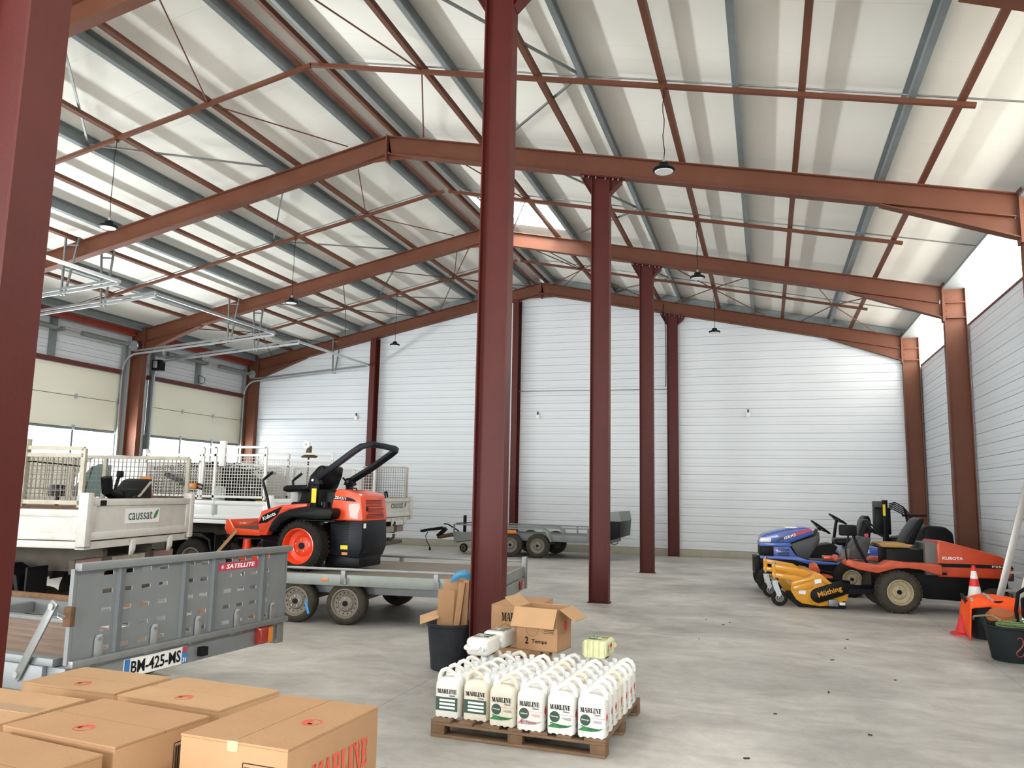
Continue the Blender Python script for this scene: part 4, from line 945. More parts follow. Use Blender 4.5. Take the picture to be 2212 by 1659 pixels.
MB().box(.08, .148, -.503, -.499, .86, 1.04).build('warning_label', M['yellow'], K)
for y in (-.36, .34):
    MB().tube([(-.62, y, .72), (-.67, y, .9), (-.745, y, 1.1), (-.75, y, 1.14), (-.70, y, 1.18), (-.61, y, 1.245)], .019, 8).build('drive_lever', M['kblk'], K, smooth=True)
MB().tube([(-.8, .0, .5), (-.76, 0, .62), (-.73, 0, .7), (-.69, 0, .74)], .015, 6).build('brake_pedal', M['kblk'], K)
MB().box(-.75, -.6, -.03, .07, .73, .755).build('pedal_pad', M['kblk'], K, .008)
MB().box(-.62, -.5, .1, .28, .76, 1.0).build('canister', mat('pale_grey_plastic', 'b9bcba', .5), K, .02)
sb = MB().bar((-6.63, 9.04, 1.075), (-6.98, 8.9, .61), .004, .045, (1, 0, 0)).build('tie_down_strap', mat('tan_webbing', '9c7c55', .9)); tag(sb, 'tan tie-down strap holding the front of the orange mower', 'strap')

rb = MB().tube([(-5.35, 8.72, .3), (-5.32, 8.68, .27), (-5.27, 8.64, .2), (-5.24, 8.62, .16)], .018, 5, sx=.4).build('blue_ribbon', mat('blue_tape', '3f8fd0', .5)); tag(rb, 'short blue ribbon hanging by the rear wheel of the flatbed', 'ribbon')
# ================================================================ TIPPER TRUCKS
M['twhite'] = mat('worn_truck_white', 'cbcac6', .5, var='b3b0a8', scale=5, amt=1, bump=.04)
M['twhite2'] = mat('clean_truck_white', 'e4e5e6', .35, coat=.3)
M['tdirt'] = mat('dirty_underbody', '5a5348', .85, var='3d382f', scale=6, amt=1)
M['cagew'] = mat('worn_cage_steel', 'b7b2a4', .55, .2, var='8f8878', scale=8, amt=1)
M['cagew2'] = mat('white_cage_steel', 'd6d5d0', .5, .1)
M['wire'] = mat('dull_wire', '77716a', .6, .2)
M['cabglass'] = mat('teal_cab_glass', '4a625e', .08, .0, coat=.6)
M['lime'] = mat('lime_sticker', '8ed13a', .45)
M['marker'] = mat('faded_marker_board', '7d5a55', .6, var='9a837a', scale=18, amt=1)
def mesh_panel(par, p0, p1, z0, z1, posts, m, wire=.0035, pitch=.055, fr=.02, top2=None):
    """a cage side: rails, posts and a welded wire mesh"""
    p0 = Vector((*p0, 0)); p1 = Vector((*p1, 0)); L = (p1-p0).length; d = (p1-p0)/L
    P = lambda s, z: tuple(p0+d*s+Vector((0, 0, z)))
    for z in (z0, z1)+((top2,) if top2 else ()): MB().bar(P(0, z), P(L, z), fr*2, fr*2).build('cage_rail', m, par)
    for s in posts: MB().bar(P(s*L, z0-.05), P(s*L, (top2 or z1)+(.0)), fr*2, fr*2.2, tuple(d)).build('cage_post', m, par)
    w_ = MB(); n = int(L/pitch)
    for k in range(1, n): w_.bar(P(L*k/n, z0), P(L*k/n, z1), wire*2, wire*2, tuple(d))
    n = int((z1-z0)/pitch)
    for k in range(1, n): w_.bar(P(0, z0+(z1-z0)*k/n), P(L, z0+(z1-z0)*k/n), wire*2, wire*2)
    w_.build('wire_mesh', M['wire'] if m == M['cagew'] else m, par)['kind'] = 'stuff'
def side_panel(t, x0, x1, y, z0, z1, s, m, name='side_panel'):
    """a dropside with a raised rim; s = outward side"""
    b = MB().box(x0, x1, min(y, y-s*.03), max(y, y-s*.03), z0, z1).build(name, m, t, .004)
    for a0, a1, c0, c1 in ((x0, x1, z1-.07, z1), (x0, x1, z0, z0+.07), (x0, x0+.06, z0+.07, z1-.07), (x1-.06, x1, z0+.07, z1-.07)):
        MB().box(a0, a1, min(y, y+s*.018), max(y, y+s*.018), c0, c1).build('panel_rim', m, b, .003)
    return b
def truck(label, loc, rz, Lb, m, z0=1.08, zs=1.38, zt=1.49, rear_axle=-1.1, cab=True, wname='tipper_truck'):
    t = thing(wname, label, 'truck', loc, rz, 'tipper trucks')
    MB().box(-Lb, -.02, -.97, .97, z0-.02, z0+.02).build('bed_floor', M['tdirt'], t)
    for s in (-1, 1):
        side_panel(t, -Lb+.02, -.08, s*.99, z0, zs, s, m)
        MB().box(-Lb, 0, min(s*.9, s*1.0), max(s*.9, s*1.0), z0-.08, z0-.01).build('bed_beam', m, t, .004)
        MB().box(-.07, .03, min(s*.95, s*1.04), max(s*.95, s*1.04), z0-.06, zt+.06).build('corner_pillar', m, t, .006)
        MB().box(-Lb-1.9 if cab else -Lb, -.15, s*.42-.04, s*.42+.04, z0-.36, z0-.12).build('chassis_rail', M['tdirt'], t)
    # tailboard
    b = MB().box(-.03, 0, -.95, .95, z0+.0, zt).build('tailboard', m, t, .004)
    for a0, a1, c0, c1 in ((-.95, .95, zt-.07, zt), (-.95, .95, z0, z0+.08), (-.95, -.88, z0+.08, zt-.07), (.88, .95, z0+.08, zt-.07)):
        MB().box(-.0, .02, a0, a1, c0, c1).build('panel_rim', m, b, .003)
    MB().box(-.1, .0, -1.0, 1.0, z0-.09, z0-.015).build('tail_beam', m, t, .004)
    for y in (-.2, .55): MB().prism([(0, z0-.2), (.0, z0-.06), (.03, z0-.02), (.03, z0-.14)], 'y', y-.04, y+.04).build('tail_hinge', m, t, .004)
    # rear board with faded markers
    MB().box(-.2, -.14, -.92, .92, z0-.34, z0-.2).build('rear_board', M['tdirt'], t, .005)
    for y in (-.7, .7): MB().box(-.14, -.132, y-.2, y+.2, z0-.335, z0-.205).build('marker_board', M['marker'], t)
    MB().box(-.14, -.132, -.3, .3, z0-.33, z0-.21).build('number_plate', M['cagew'], t)
    MB().tube([(-.15, -.05, .62), (-.05, -.05, .6), (.0, -.05, .66), (.0, -.05, .72)], .03, 8).build('tow_hook', M['tdirt'], t)
    MB().box(-.35, .0, -.5, .5, .5, .58).build('underrun_bar', M['tdirt'], t, .01)
    for s in (-1, 1):
        wheel(t, (rear_axle, s*.82, .36), .36, .3, .2, s, dish=.1, bolts=6, n=28, tyre='rubber')
        MB().prism([(rear_axle-.45, .5), (rear_axle-.4, .72), (rear_axle-.2, .82), (rear_axle+.2, .82), (rear_axle+.4, .72), (rear_axle+.45, .5), (rear_axle+.42, .5), (rear_axle+.36, .7), (rear_axle+.18, .79), (rear_axle-.18, .79), (rear_axle-.36, .7), (rear_axle-.42, .5)], 'y', s*.99, s*.66).build('mudguard', M['kblk'], t)
        MB().box(rear_axle+.48, rear_axle+.5, min(s*.67, s*.97), max(s*.67, s*.97), .3, .8).build('mud_flap', M['kblk'], t)
        MB().box(rear_axle-1.3, rear_axle-.6, min(s*.6, s*.93), max(s*.6, s*.93), .5, .82).build('side_locker', M['tdirt'], t, .01)
    MB().cyl((rear_axle, -.7, .36), (rear_axle, .7, .36), .07, n=10).build('axle', M['tdirt'], t)
    MB().lathe([(.0, -.14), (.12, -.1), (.15, 0), (.12, .1), (0, .14)], (rear_axle, 0, .36), (0, 1, 0), 14).build('differential', M['tdirt'], t, smooth=True)
    MB().box(-Lb-.03, -Lb, -.98, .98, z0, z0+.85).build('head_board', m, t, .006)
    if cab:
        q = -Lb-.14
        cb = MB().prism([(q, .55), (q, 2.08), (q-.1, 2.17), (q-.7, 2.2), (q-1.05, 2.16), (q-1.22, 2.08), (q-1.72, 1.52), (q-2.2, 1.3), (q-2.33, 1.12), (q-2.37, .5), (q-1.9, .45), (q-.2, .45)], 'y', -.97, .97).build('cab', M['twhite2'], t, .07, 3)
        for s in (-1, 1):
            d = MB().prism([(q-.62, 1.42), (q-.62, 2.0), (q-.9, 2.02), (q-1.1, 1.96), (q-1.54, 1.5), (q-1.42, 1.4)], 'y', s*.972, s*.976).build('side_window', M['cabglass'], t)
            MB().bar((q-1.06, s*.978, 1.97), (q-1.22, s*.978, 1.42), .01, .03).build('window_pillar', M['black'], t)
            mr = MB().box(q-1.85, q-1.6, min(s*1.0, s*1.2), max(s*1.0, s*1.2), 1.36, 1.62).build('wing_mirror', M['black'], t, .03)
            MB().box(q-1.75, q-1.4, min(s*.9, s*1.05), max(s*.9, s*1.05), 1.34, 1.42).build('mirror_arm', M['black'], t, .01)
            wheel(t, (q-1.72, s*.84, .36), .36, .24, .21, s, dish=.06, bolts=6, n=28, tyre='rubber')
            MB().tube([(q-1.72+.42*math.cos(a), s*.975, .38+.42*math.sin(a)) for a in [PI*k/10 for k in range(11)]], .03, 6).build('arch_trim', M['kblk'], t)
        w_ = MB(); w_.add([(q-1.24, -.85, 2.05), (q-1.24, .85, 2.05), (q-1.71, .9, 1.535), (q-1.71, -.9, 1.535)], [(0, 1, 2, 3)])
        w_.m = None; w2 = MB(); nx = Vector((-.76, 0, .65))*.012
        pts = [Vector(p)+nx for p in w_.v]; w2.add([tuple(p) for p in pts]+[tuple(p-nx*.8) for p in pts], [(0, 1, 2, 3), (7, 6, 5, 4), (0, 4, 5, 1), (1, 5, 6, 2), (2, 6, 7, 3), (3, 7, 4, 0)])
        w2.build('windscreen', M['cabglass'], t)
        MB().box(q-.004, q+.006, -.6, .6, 1.5, 2.0).build('rear_window', M['cabglass'], t)
        MB().box(q-2.38, q-2.2, -.95, .95, .4, .7).build('bumper', M['kblk'], t, .03)
        for s in (-1, 1): MB().box(q-2.33, q-2.2, s*.75-.14, s*.75+.14, .9, 1.08).build('headlamp', M['lens'], t, .03)
    return t
def leaf(t, at, xd, k, m):
    decal('leaf_print', m, t, at, xd, (0, 0, 1), [[(-.05*k, -.05*k), (-.035*k, 0), (.0, .04*k), (.05*k, .06*k), (.04*k, .01*k), (.01*k, -.03*k)]], .001)
# nearest truck
TA = truck('white tipper truck nearest the camera, cage sided, with a lettered tailboard', (-6.62, 7.355, 0), .19, 3.1, M['twhite'])
sg = MB().box(.002, .006, -.36, .3, 1.225, 1.385).build('name_sign', M['twhite2'], TA)
text('name_print', 'caussat', M['dgreen'], sg, (.008, -.075, 1.305), (0, 1, 0), (0, 0, 1), .46, .09)
leaf(sg, (.007, .225, 1.31), (0, 1, 0), 1.0, M['lgreen'])
MB().box(.021, .024, -.83, -.73, 1.42, 1.475).build('black_sticker', M['ink'], TA)
mesh_panel(TA, (-1.6, -.99), (-.09, -.99), 1.45, 1.92, (0, .45, 1), M['cagew'], top2=1.99)
mesh_panel(TA, (-3.05, -.99), (-1.65, -.99), 1.45, 1.92, (0, .5, 1), M['cagew'], top2=1.99)
mesh_panel(TA, (-1.6, .99), (-.06, .99), 1.45, 1.98, (0, .28, 1), M['cagew'])
mesh_panel(TA, (-3.05, .99), (-1.65, .99), 1.45, 1.98, (0, .5, 1), M['cagew'])
MB().box(-.78, -.70, -1.02, -.95, 1.4, 2.08).build('cage_stake', M['cagew'], TA, .004)
for s in (-1, 1): MB().box(-3.0, -.1, min(s*.94, s*1.0), max(s*.94, s*1.0), 1.385, 1.42).build('side_capping', M['rust'], TA, .004)
MB().tube([(-.75, -.99, 1.86), (-.5, -.97, 1.84), (-.35, -.96, 1.83), (-.1, -.98, 1.81)], .008, 5).build('tie_wire', M['black'], TA)
MB().cyl((-.35, -.98, 1.42), (-.34, -.98, 1.56), .018, n=8).build('stake_pin', M['black'], TA)
# second truck
TB = truck('white tipper truck behind the nearest one, heaped with tools and brush', (-8.15, 13.0, 0), .0, 2.75, M['twhite2'], zs=1.4, zt=1.45, rear_axle=-1.6)
mesh_panel(TB, (-1.45, -.99), (-.15, -.99), 1.47, 2.2, (0, .2, 1), M['cagew2'], top2=2.34)
mesh_panel(TB, (-2.7, -.99), (-1.5, -.99), 1.47, 2.08, (0, 1), M['cagew2'], top2=2.2)
mesh_panel(TB, (-2.7, .99), (-.1, .99), 1.47, 2.08, (0, .33, .66, 1), M['cagew2'])
decal('lime_sticker', M['lime'], TB, (-3.55, -.972, 1.62), (1, 0, 0), (0, 0, 1), [[(-.12, -.2), (.0, -.2), (.1, .0), (.06, .2)]], .002)
MB().box(-2.78, -2.7, -1.02, -.9, 1.9, 2.3).build('beacon_post', M['twhite2'], TB, .01)
MB().box(-1.1, -.98, -1.03, -.97, 2.0, 2.45).build('cage_stake', M['cagew2'], TB, .004)
# third truck
TC = truck('white tipper truck farthest back, its faded tailboard right of the mower', (-7.6, 15.77, 0), .1, 3.0, M['twhite'], zt=1.47)
text('name_print', 'caussat', M['dgreen'], TC, (.003, .1, 1.32), (0, 1, 0), (0, 0, 1), .75, .12)
leaf(TC, (.002, .62, 1.33), (0, 1, 0), 1.2, M['dgreen'])
MB().box(.0, .02, -.98, -.9, 1.1, 1.24).build('black_sticker', M['ink'], TC)
mesh_panel(TC, (-1.0, -.99), (-.12, -.99), 1.47, 2.06, (0, .5, 1), M['cagew2'])
mesh_panel(TC, (-2.75, -.99), (-1.05, -.99), 1.47, 2.22, (0, .42, 1), M['cagew2'], top2=2.36)
mesh_panel(TC, (-2.9, .99), (-1.2, .99), 1.47, 2.1, (0, .5, 1), M['cagew2'])
mesh_panel(TC, (-1.15, .95), (-.1, .95), 1.47, 2.16, (0, 1), M['cagew'])
MB().tube([(-.05, -.5, 1.48), (-.1, -.42, 1.6), (-.08, -.38, 1.62), (-.04, -.4, 1.5)], .02, 6).build('rope_hook', M['black'], TC)
# ---- loads
def put_world(t, x, y, z):
    c, s = math.cos(t.rotation_euler.z), math.sin(t.rotation_euler.z)
    return (t.location.x+x*c-y*s, t.location.y+x*s+y*c, z)
bl = thing('backpack_blower', 'black and orange backpack blower lying in the nearest truck', 'blower', put_world(TA, -.55, .45, 1.1), .19+.1)
MB().box(-.2, .2, -.45, .4, .0, .3).build('base_frame', M['black'], bl, .03)
MB().lathe([(0, 0), (.16, .0), (.18, .08), (.16, .2), (0, .22)], (0, .1, .28), (0, 0, 1), 20).build('fan_case', M['black'], bl, smooth=True)
MB().tube([(0, -.1, .4), (0, -.25, .42), (0, -.38, .46), (.0, -.42, .62)], .06, 10).build('blow_tube', M['black'], bl, smooth=True)
MB().tube([(0, -.22, .45), (0, -.16, .6), (0, -.12, .66)], .02, 6).build('throttle_stem', M['black'], bl)
MB().box(-.03, .03, -.16, -.08, .62, .7).build('throttle_grip', M['black'], bl, .015)
MB().prism([(-.05, .38), (.25, .6), (.38, .62), (.4, .36)], 'x', -.16, .16).build('back_pad', M['kblk'], bl, .03)
MB().bar((.165, .02, .4), (.165, .3, .58), .01, .05, (1, 0, 0)).build('harness_strap', M['cagew'], bl)
MB().box(.0, .14, .35, .42, .58, .64).build('orange_cap', M['amber'], bl, .02)
MB().prism([(.42, .34), (.5, .34), (.5, .42), (.45, .5)], 'x', -.1, .12).build('fuel_tank', M['kor'], bl, .015)
# brush heap and perforated sheet in the second truck
random.seed(11)
hb = MB()
for k in range(420):
    x = random.uniform(-2.6, -1.1); y = random.uniform(-.8, .3); z = random.uniform(1.75, 2.12)-.12*abs(x+1.8)
    a = random.uniform(0, 2*PI); e = random.uniform(-.5, .5); l = random.uniform(.1, .28)
    d = Vector((math.cos(a)*math.cos(e), math.sin(a)*math.cos(e), math.sin(e)))*l
    p = Vector((x, y, z)); hb.bar(tuple(p-d/2), tuple(p+d/2), .012, .012)
o = hb.build('brush_heap', mat('dark_twigs', '2a2b26', .95, var='45463a', scale=20)); o.location = (-8.15, 13.0, 0); o['kind'] = 'stuff'
tag(o, 'dark heap of cut twigs in the second truck', 'twigs')
core = MB().prism([(-2.6, 1.12), (-2.6, 1.9), (-2.2, 2.02), (-1.6, 2.0), (-1.15, 1.75), (-1.1, 1.12)], 'y', -.3, .45).build('rubble_sack', mat('dark_sacking', '2c2d2b', .95, var='3d3d38', scale=6)); core.location = (-8.15, 13.0, 0)
tag(core, 'big dark sack under the twigs in the second truck', 'sack')
ps = thing('perforated_sheet', 'pale perforated metal sheet leaning inside the second truck', 'metal sheet', (-8.15, 13.0, 0))
m = MB(); nx_, nz_ = 26, 11
for k in range(nx_+1): m.box(-2.55+1.4*k/nx_-.016, -2.55+1.4*k/nx_+.016, -.88, -.87, 1.42, 1.95)
for k in range(nz_+1): m.box(-2.566, -1.134, -.88, -.87, 1.42+.53*k/nz_-.014, 1.42+.53*k/nz_+.014)
m.build('lattice', M['cagew'], ps)['kind'] = 'stuff'
MB().box(-2.58, -1.12, -.89, -.86, 1.09, 1.42).build('plain_foot', M['cagew'], ps)
cs = thing('chain_saw', 'orange chainsaw with a dark bar hung on the cage of the second truck', 'chainsaw', (-9.75, 11.95, 1.66), 0)
MB().box(-.06, .1, -.05, .05, -.06, .04).build('body', M['amber'], cs, .02); MB().bar((-.1, 0, .0), (-.62, 0, .2), .012, .09).build('guide_bar', M['kdark'], cs)
MB().tube([(.08, 0, -.04), (.2, 0, -.07), (.22, 0, 0), (.08, 0, .03)], .014, 6).build('rear_handle', M['black'], cs)
rk = thing('hedge_cutter', 'long black hedge cutter slanting down in the second truck', 'hedge cutter', (-8.75, 12.35, 1.12), 0)
MB().bar((-.9, 0, .95), (.28, 0, .28), .02, .05).build('blade', M['black'], rk)
for k in range(14):
    f = k/14; MB().bar((-.9+1.1*f, -.05, .95-.62*f), (-.9+1.1*f, .05, .99-.62*f), .012, .02).build('tooth', M['black'], rk)
MB().box(.05, .45, -.1, .1, .0, .3).build('motor', M['black'], rk, .03); MB().box(.12, .3, -.104, -.1, .22, .29).build('yellow_sticker', M['yellow'], rk)
MB().bar((-.9, .1, .55), (.2, .12, .2), .02, .03).build('pole', M['black'], rk)
can = thing('fuel_can', 'black round tank in the second truck beside the hedge cutter', 'tank', (-9.35, 12.3, 1.1), 0)
MB().lathe([(0, 0), (.2, 0), (.22, .05), (.22, .36), (.18, .44), (0, .45)], (0, 0, 0), n=20).build('drum', M['kblk'], can, smooth=True); MB().tube([(-.1, 0, .44), (-.08, 0, .54), (.08, 0, .54), (.1, 0, .44)], .015, 6).build('carry_handle', M['black'], can)
gl = MB().lathe([(0, 0), (.1, 0), (.11, .02), (.11, .5), (.08, .55), (0, .56)], (0, 0, 0), n=18).build('grey_cylinder', mat('grey_canister', 'aab0ae', .5), None, smooth=True); gl.location = (-9.3, 11.98+.12, 1.1)
tag(gl, 'pale grey cylinder standing in the second truck', 'canister')
# upright tool standing in the third truck
tl = thing('post_tool', 'upright rusty pole with a boot shaped metal head above the mower', 'tool', (-9.35, 15.05, 1.1), .1)
MB().cyl((0, 0, 0), (0, 0, 1.2), .02, n=8).build('pole', M['rust'], tl)
MB().prism([(-.16, 1.2), (-.14, 1.235), (-.06, 1.26), (-.02, 1.45), (.05, 1.45), (.05, 1.27), (.2, 1.24), (.17, 1.2), (.02, 1.2)], 'y', -.05, .05).build('metal_head', mat('olive_brass', '5a4a2c', .6, .4), tl, .01)
MB().lathe([(.035, 0), (.08, 0), (.085, .02), (.08, .05), (.035, .05), (.035, .0)], (0.0, -.06, 1.47), (-.3, -1, 0), 20, cap=False).build('roller', M['lens'], tl, smooth=True)
# ================================================================ MACHINES AND TUBS ON THE RIGHT
M['forg'] = mat('faded_orange_paint', 'c8461f', .42, var='b33c1a', scale=4, amt=1, coat=.2)
M['fred'] = mat('faded_red_fender', 'cf5a3a', .5, var='a8452c', scale=6, amt=1)
M['iblue'] = mat('blue_bodywork', '3f5aa3', .35, coat=.4)
M['iblue2'] = mat('lighter_blue_bodywork', '4362b4', .35, coat=.3)
M['myel'] = mat('amber_yellow_paint', 'd99a16', .38, var='cb8a10', scale=5, amt=1, coat=.3)
M['cream_rim'] = mat('cream_rim', 'b5a88b', .6, var='94876a', scale=10, amt=1)
M['foam'] = mat('torn_seat_foam', 'b59458', .95, var='8c6f3d', scale=20, amt=1)
M['dgrey'] = mat('dark_grey_plastic', '3a3b3d', .55)
M['mgrey'] = mat('mid_grey_plastic', '64625c', .6)
M['vest'] = mat('hi_vis_orange', 'ff5a14', .75, var='f04c0c', scale=7, amt=1, bump=.5, bscale=9)
M['reflect'] = mat('silver_reflective_tape', 'a39c90', .5)
M['cone'] = mat('cone_red', 'd8252c', .5)
M['tub'] = mat('black_rubber_tub', '1d2123', .7, var='2a2e30', scale=5, amt=1)
M['rope'] = mat('green_rope', '7d9460', .9, var='63784b', scale=30, amt=1)
M['alu'] = mat('aluminium_ladder', 'a6a49e', .4, .5)
def ring3(c, r, tilt, n=20, spokes=3, rad=.014, par=None, m=None, name='steering_wheel'):
    """a steering wheel tilted about the local Y axis"""
    R3 = Matrix.Rotation(tilt, 3, 'Y'); C_ = Vector(c)
    P = lambda a, q=r: tuple(C_+R3 @ Vector((q*math.cos(a), q*math.sin(a), 0)))
    w_ = MB().tube([P(2*PI*k/n) for k in range(n)], rad, 7, closed=True).build(name, m, par, smooth=True)
    for k in range(spokes): MB().bar(tuple(C_+R3 @ Vector((0, 0, -.05))), P(2*PI*k/spokes+.5), .02, .012).build('spoke', m, w_)
    MB().lathe([(0, -.06), (.035, -.06), (.03, -.02), (0, -.015)], c, tuple(R3 @ Vector((0, 0, 1))), 12).build('hub', m, w_)
    return w_
# ---- blue lawn tractor
I = thing('lawn_tractor', 'blue lawn tractor with a red striped hood by the back wall', 'tractor', (.03, 14.82, 0), .08)
wheel(I, (0, .09, .23), .23, .2, .1, -1, rim='cream_rim', tyre='rubber', n=28, bolts=4)
wheel(I, (0, .95, .23), .23, .2, .1, 1, rim='cream_rim', tyre='rubber', n=28, bolts=4)
for s, y in ((-1, .1), (1, 1.0)): wheel(I, (1.32, y, .3), .3, .26, .15, s, rim='cream_rim', tyre='rubber', n=28)
ho = MB().prism([(-.14, .85), (-.12, .95), (-.06, 1.0), (.2, 1.075), (.5, 1.125), (.66, 1.14), (.72, 1.11), (.79, 1.03), (.36, .85)], 'y', .24, .86).build('hood', M['iblue'], I, .035, 3)
decal('stripe', M['dgrey'], ho, (.32, .24, .955), (1, 0, .35), (-.35, 0, 1), [[(-.25, -.02), (-.1, .035), (.2, .035), (.2, -.02)]], .002)
decal('stripe', M['stick'], ho, (.5, .238, 1.02), (1, 0, .35), (-.35, 0, 1), [[(-.1, .035), (.22, .035), (.24, .0), (.22, -.02), (-.1, -.02)]], .002)
text('brand_print', 'ISEKI', M['paper'], ho, (.36, .234, .975), (1, 0, .35), (-.35, 0, 1), .2, .045, .02)
MB().box(.3, .5, .3, .6, 1.115, 1.128).build('hood_label', M['paper'], ho)
MB().prism([(-.155, .86), (-.13, .94), (.06, .945), (.04, .86)], 'y', .22, .36).build('headlamp', M['lens'], I, .02)
MB().prism([(-.15, .86), (.36, .86), (.40, .82), (.36, .79), (-.15, .79)], 'y', .2, .9).build('blue_skirt', M['iblue'], I, .012)
MB().box(-.14, .1, .22, .88, .62, .79).build('radiator_screen', M['black'], I, .01)
gb = MB().prism([(.08, .62), (.08, .79), (.36, .79), (.42, .7), (.48, .62)], 'y', .2, .9).build('side_grille', M['iblue'], I, .01)
for k in range(5): MB().box(.15, .34, .193, .2, .645+.026*k, .655+.026*k).build('grille_slot', M['black'], gb)
MB().prism([(-.15, .58), (-.15, .63), (.48, .63), (.66, .58), (1.12, .55), (1.22, .7), (1.28, .83), (1.5, .845), (1.85, .82), (1.9, .6), (1.6, .7), (1.35, .68), (1.2, .52), (.66, .51), (.42, .57)], 'y', .16, .2).build('lower_fender', M['iblue2'], I, .01)
MB().prism([(1.2, .68), (1.28, .83), (1.5, .845), (1.85, .82), (1.9, .66)], 'y', .17, .95).build('rear_fender', M['iblue2'], I, .03)
text('model_print', 'SXG22', M['paper'], I, (1.5, .158, .765), (1, 0, 0), (0, 0, 1), .3, .055, .015)
MB().prism([(.36, .84), (.8, 1.0), (.86, 1.06), (.86, .9), (.66, .58), (.5, .6)], 'y', .26, .84).build('dash_cowl', M['dgrey'], I, .02)
MB().box(.6, 1.2, .18, .92, .53, .57).build('foot_plate', M['black'], I, .01)
MB().prism([(-.22, .28), (-.23, .6), (1.6, .55), (1.7, .4), (1.0, .3), (.2, .42), (.1, .46), (-.1, .4)], 'y', .3, .8).build('chassis', M['black'], I, .02)
MB().box(-.24, -.15, .2, .9, .3, .6).build('front_weight', M['black'], I, .015)
MB().cyl((.78, .55, 1.0), (.86, .55, 1.1), .03, n=10).build('steering_column', M['rust'], I)
ring3((.92, .55, 1.14), .185, .62, par=I, m=M['black'])
MB().prism([(1.15, .84), (1.12, .95), (1.5, .97), (1.6, 1.3), (1.7, 1.3), (1.68, .9), (1.6, .84)], 'y', .35, .8).build('seat', M['seat'], I, .04, 3)
MB().box(.9, 1.14, .2, .4, .6, .66).build('orange_bag', M['kor'], I, .02)
MB().tube([(.15, .1, .5), (.5, .1, .46), (.9, .12, .4), (1.15, .14, .36)], .02, 6).build('drag_link', M['blackm'], I)
MB().prism([(.45, .12), (.5, .3), (.9, .36), (1.2, .3), (1.25, .12)], 'y', .05, .95).build('cutting_deck', M['fred'], I, .02)
# ---- orange front mower
F = thing('front_mower', 'orange front mower with a torn seat beside the right wall', 'mower', (1.83, 13.1, 0), .12)
wheel(F, (0, .14, .305), .305, .27, .178, -1, rim='cream_rim', tyre='rubber_d', dish=.07, blocks=30, n=36, hub='black')
wheel(F, (0, .98, .305), .305, .27, .178, 1, rim='cream_rim', tyre='rubber_d', dish=.07, n=30)
for s, y in ((-1, .22), (1, .9)): wheel(F, (1.32, y, .2), .2, .17, .1, s, rim='cream_rim', tyre='rubber_d', n=26)
fh = MB().prism([(.585, .53), (.58, 1.0), (.6, 1.06), (.68, 1.055), (1.1, .95), (1.45, .855), (1.52, .81), (1.61, .68), (1.6, .63), (1.55, .53)], 'y', .2, .92).build('engine_hood', M['forg'], F, .03, 3)
MB().prism([(.59, .68), (.59, .73), (1.57, .73), (1.6, .68)], 'y', .19, .2).build('black_stripe', M['ink'], fh)
text('brand_print', 'KUBOTA', M['lens'], fh, (.79, .1975, .808), (1, 0, 0), (0, 0, 1), .28, .042, .02)
text('model_print', 'F2560', M['lens'], fh, (1.42, .188, .706), (1, 0, 0), (0, 0, 1), .22, .032, .02)
MB().box(.62, .7, .197, .2, .56, .6).build('small_label', M['ink'], fh)
MB().box(1.52, 1.62, .24, .88, .5, .64).build('rear_bumper', M['dgrey'], F, .02)
MB().prism([(-.75, .715), (-.69, .762), (-.62, .735), (-.3, .69), (-.22, .7), (-.14, .755), (-.05, .75), (.12, .735), (.4, .73), (.58, .72), (.58, .57), (.5, .58), (.3, .64), (.12, .655), (-.05, .645), (-.2, .6), (-.3, .57), (-.55, .61), (-.72, .66)], 'y', -.0, .28).build('near_fender', M['fred'], F, .02)
MB().prism([(-.75, .715), (-.69, .762), (-.62, .735), (-.3, .69), (-.14, .755), (.4, .73), (.58, .72), (.58, .57), (.3, .64), (-.05, .645), (-.3, .57), (-.72, .66)], 'y', .85, 1.12).build('far_fender', M['fred'], F, .02)
MB().box(-.7, -.14, .1, 1.02, .66, .7).build('foot_plate', M['mat_'], F, .01)
MB().prism([(-.72, .74), (-.5, 1.02), (-.42, 1.08), (-.28, 1.06), (-.36, .74)], 'y', .38, .74).build('dash_pillar', M['dgrey'], F, .02)
MB().prism([(-.74, .74), (-.73, .86), (-.6, .9), (-.62, .74)], 'y', .33, .39).build('pillar_trim', M['mgrey'], F, .01)
ring3((-.2, .55, 1.2), .17, .75, par=F, m=M['black'])
MB().cyl((-.36, .55, 1.05), (-.24, .55, 1.16), .022, n=10).build('steering_column', M['black'], F)
MB().box(-.36, -.3, .44, .5, 1.06, 1.12).build('red_knob', M['stick'], F, .015)
MB().prism([(-.15, .93), (-.2, .985), (-.1, 1.0), (.2, 1.0), (.3, .98), (.24, .93)], 'y', .3, .8).build('seat_cushion', M['foam'], F, .02, 3)
MB().prism([(.16, .98), (.22, 1.12), (.38, 1.36), (.45, 1.385), (.46, 1.34), (.36, 1.14), (.3, .98)], 'y', .3, .8).build('seat_back', M['seat'], F, .025, 3)
MB().box(-.1, .55, .3, .8, .55, .92).build('seat_base', M['black'], F, .02)
MB().box(.42, .6, .22, .9, .55, 1.02).build('air_duct', M['mgrey'], F, .02)
MB().prism([(-.2, .3), (-.2, .6), (1.55, .56), (1.55, .3), (1.1, .18), (.45, .2)], 'y', .28, .84).build('chassis', M['black'], F, .02)
MB().prism([(.6, .35), (.62, 1.2), (.72, 1.26), (.95, 1.24), (1.06, 1.15), (1.14, .35)], 'y', .94, 1.4).build('grass_box', M['black'], F, .04, 3)
MB().tube([(-.42, .1, .7), (-.55, .08, .95), (-.62, .08, 1.15)], .02, 6).build('lamp_stalk', M['black'], F)
MB().box(-.8, -.56, .02, .14, 1.1, 1.26).build('work_lamp', M['black'], F, .02)
